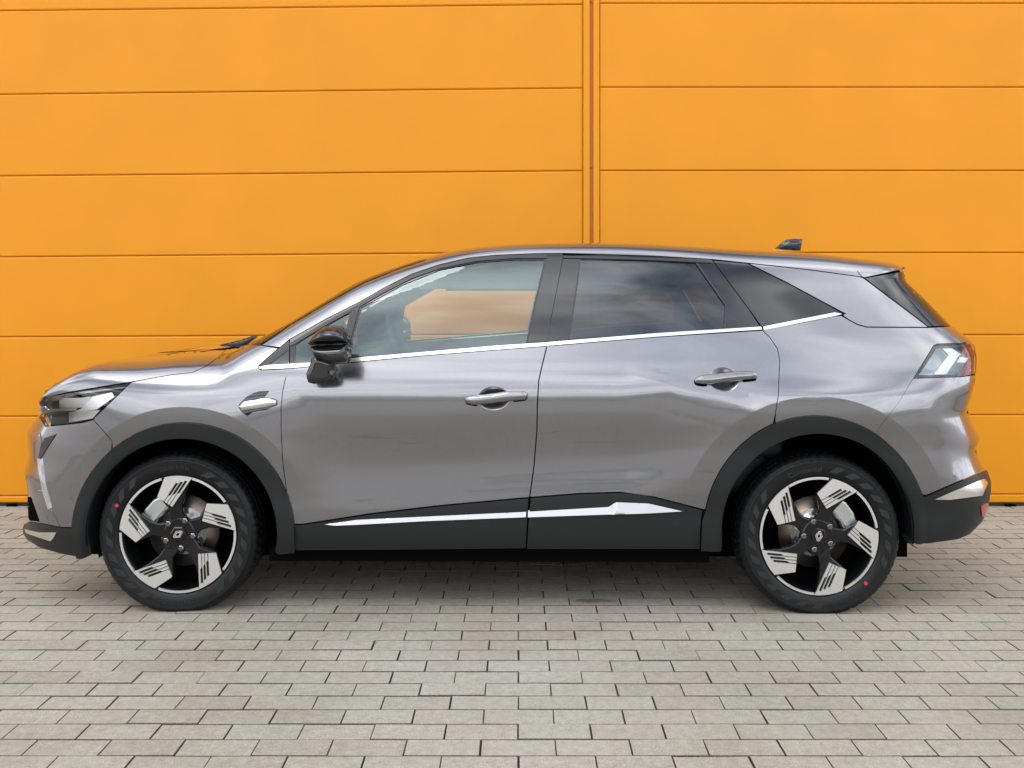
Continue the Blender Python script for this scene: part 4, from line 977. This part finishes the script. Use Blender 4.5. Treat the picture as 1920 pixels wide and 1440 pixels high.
    # double rhombus emblem with cut ends
    def rh(w_, h_, c_=0): return [(0, h_), (w_, 0), (0, -h_), (-w_, 0)]
    o1 = [(-.004, .0215), (.004, .0215), (.0155, 0), (.004, -.0215), (-.004, -.0215), (-.0155, 0)]
    sc_ = lambda q, k: [(a * k, b * k) for a, b in q]
    for (outer_, inner_) in ((o1, sc_(o1, .83)), (sc_(o1, .70), sc_(o1, .42))):
        v, f = prism(rot(outer_, logo), yo - .001, yo + .002, [rot(inner_, logo)]); lg.add(v, f)
    add('emblem', lg.v, lg.f, 'silver', rim)
    # brake
    v, f = lathe([(.06, -.030), (.100, -.030), (.102, -.022), (.150, -.022), (.152, -.010), (.06, -.010)], 64); add('brake_disc', v, [q[::-1] for q in f], 'disc', W0, True, 0)
    v, f = lathe([(.03, -.052), (.075, -.050), (.080, -.034), (.100, -.030)], 48); add('disc_hat', v, [q[::-1] for q in f], 'grey_gloss', W0, True, 0)
    cal = rot([(.098, -.055), (.165, -.062), (.178, -.03), (.180, .03), (.165, .062), (.098, .055), (.108, .02), (.104, .0), (.108, -.02)], caliper_ang)
    v, f = prism(cal, -.060, .010); o = add('brake_caliper', v, f, 'caliper', W0, False, 0); bevel(o, .008, 3)
    c2 = rot([(.115, -.075), (.135, -.075), (.135, .075), (.115, .075)], caliper_ang); v, f = prism(c2, -.072, -.055); o = add('caliper_clip', v, f, 'caliper', W0, False, 0); bevel(o, .004, 2)
    v, f = lathe([(.004, .055), (.225, .050)], 40); add('brake_shield', v, f, 'matte_black', W0, True, 0)
    return W0
M['nut'] = mat('nut_steel', (.22, .22, .23), .22, 1.0)
pf_ = at_depth(333.5, 1002, 4.245); pr_ = at_depth(1535.5, 1001.5, 4.215)
FWc = (pf_[0], pf_[1] + .098, HZ); RWc = (pr_[0], pr_[1] + .098, HZ)
print('wheels', FWc, RWc)
make_wheel(FWc, 0, 1, 140, [('225/50 R19 H', .279, 92, .022), ('CONTINENTAL', .279, 270, .026)], (-.993 * 1.02, .486 * 1.02), -56)
make_wheel(RWc, 46, 1, 38, [('Continental', .279, 103, .030), ('225/50 R19 H', .279, 300, .022)], (.765, -.776), -56)
make_wheel((FWc[0], -FWc[1], HZ), 20, -1, 140, [], None, -56)
make_wheel((RWc[0], -RWc[1], HZ), 50, -1, 38, [], None, -56)
print('done', len(bpy.data.objects))
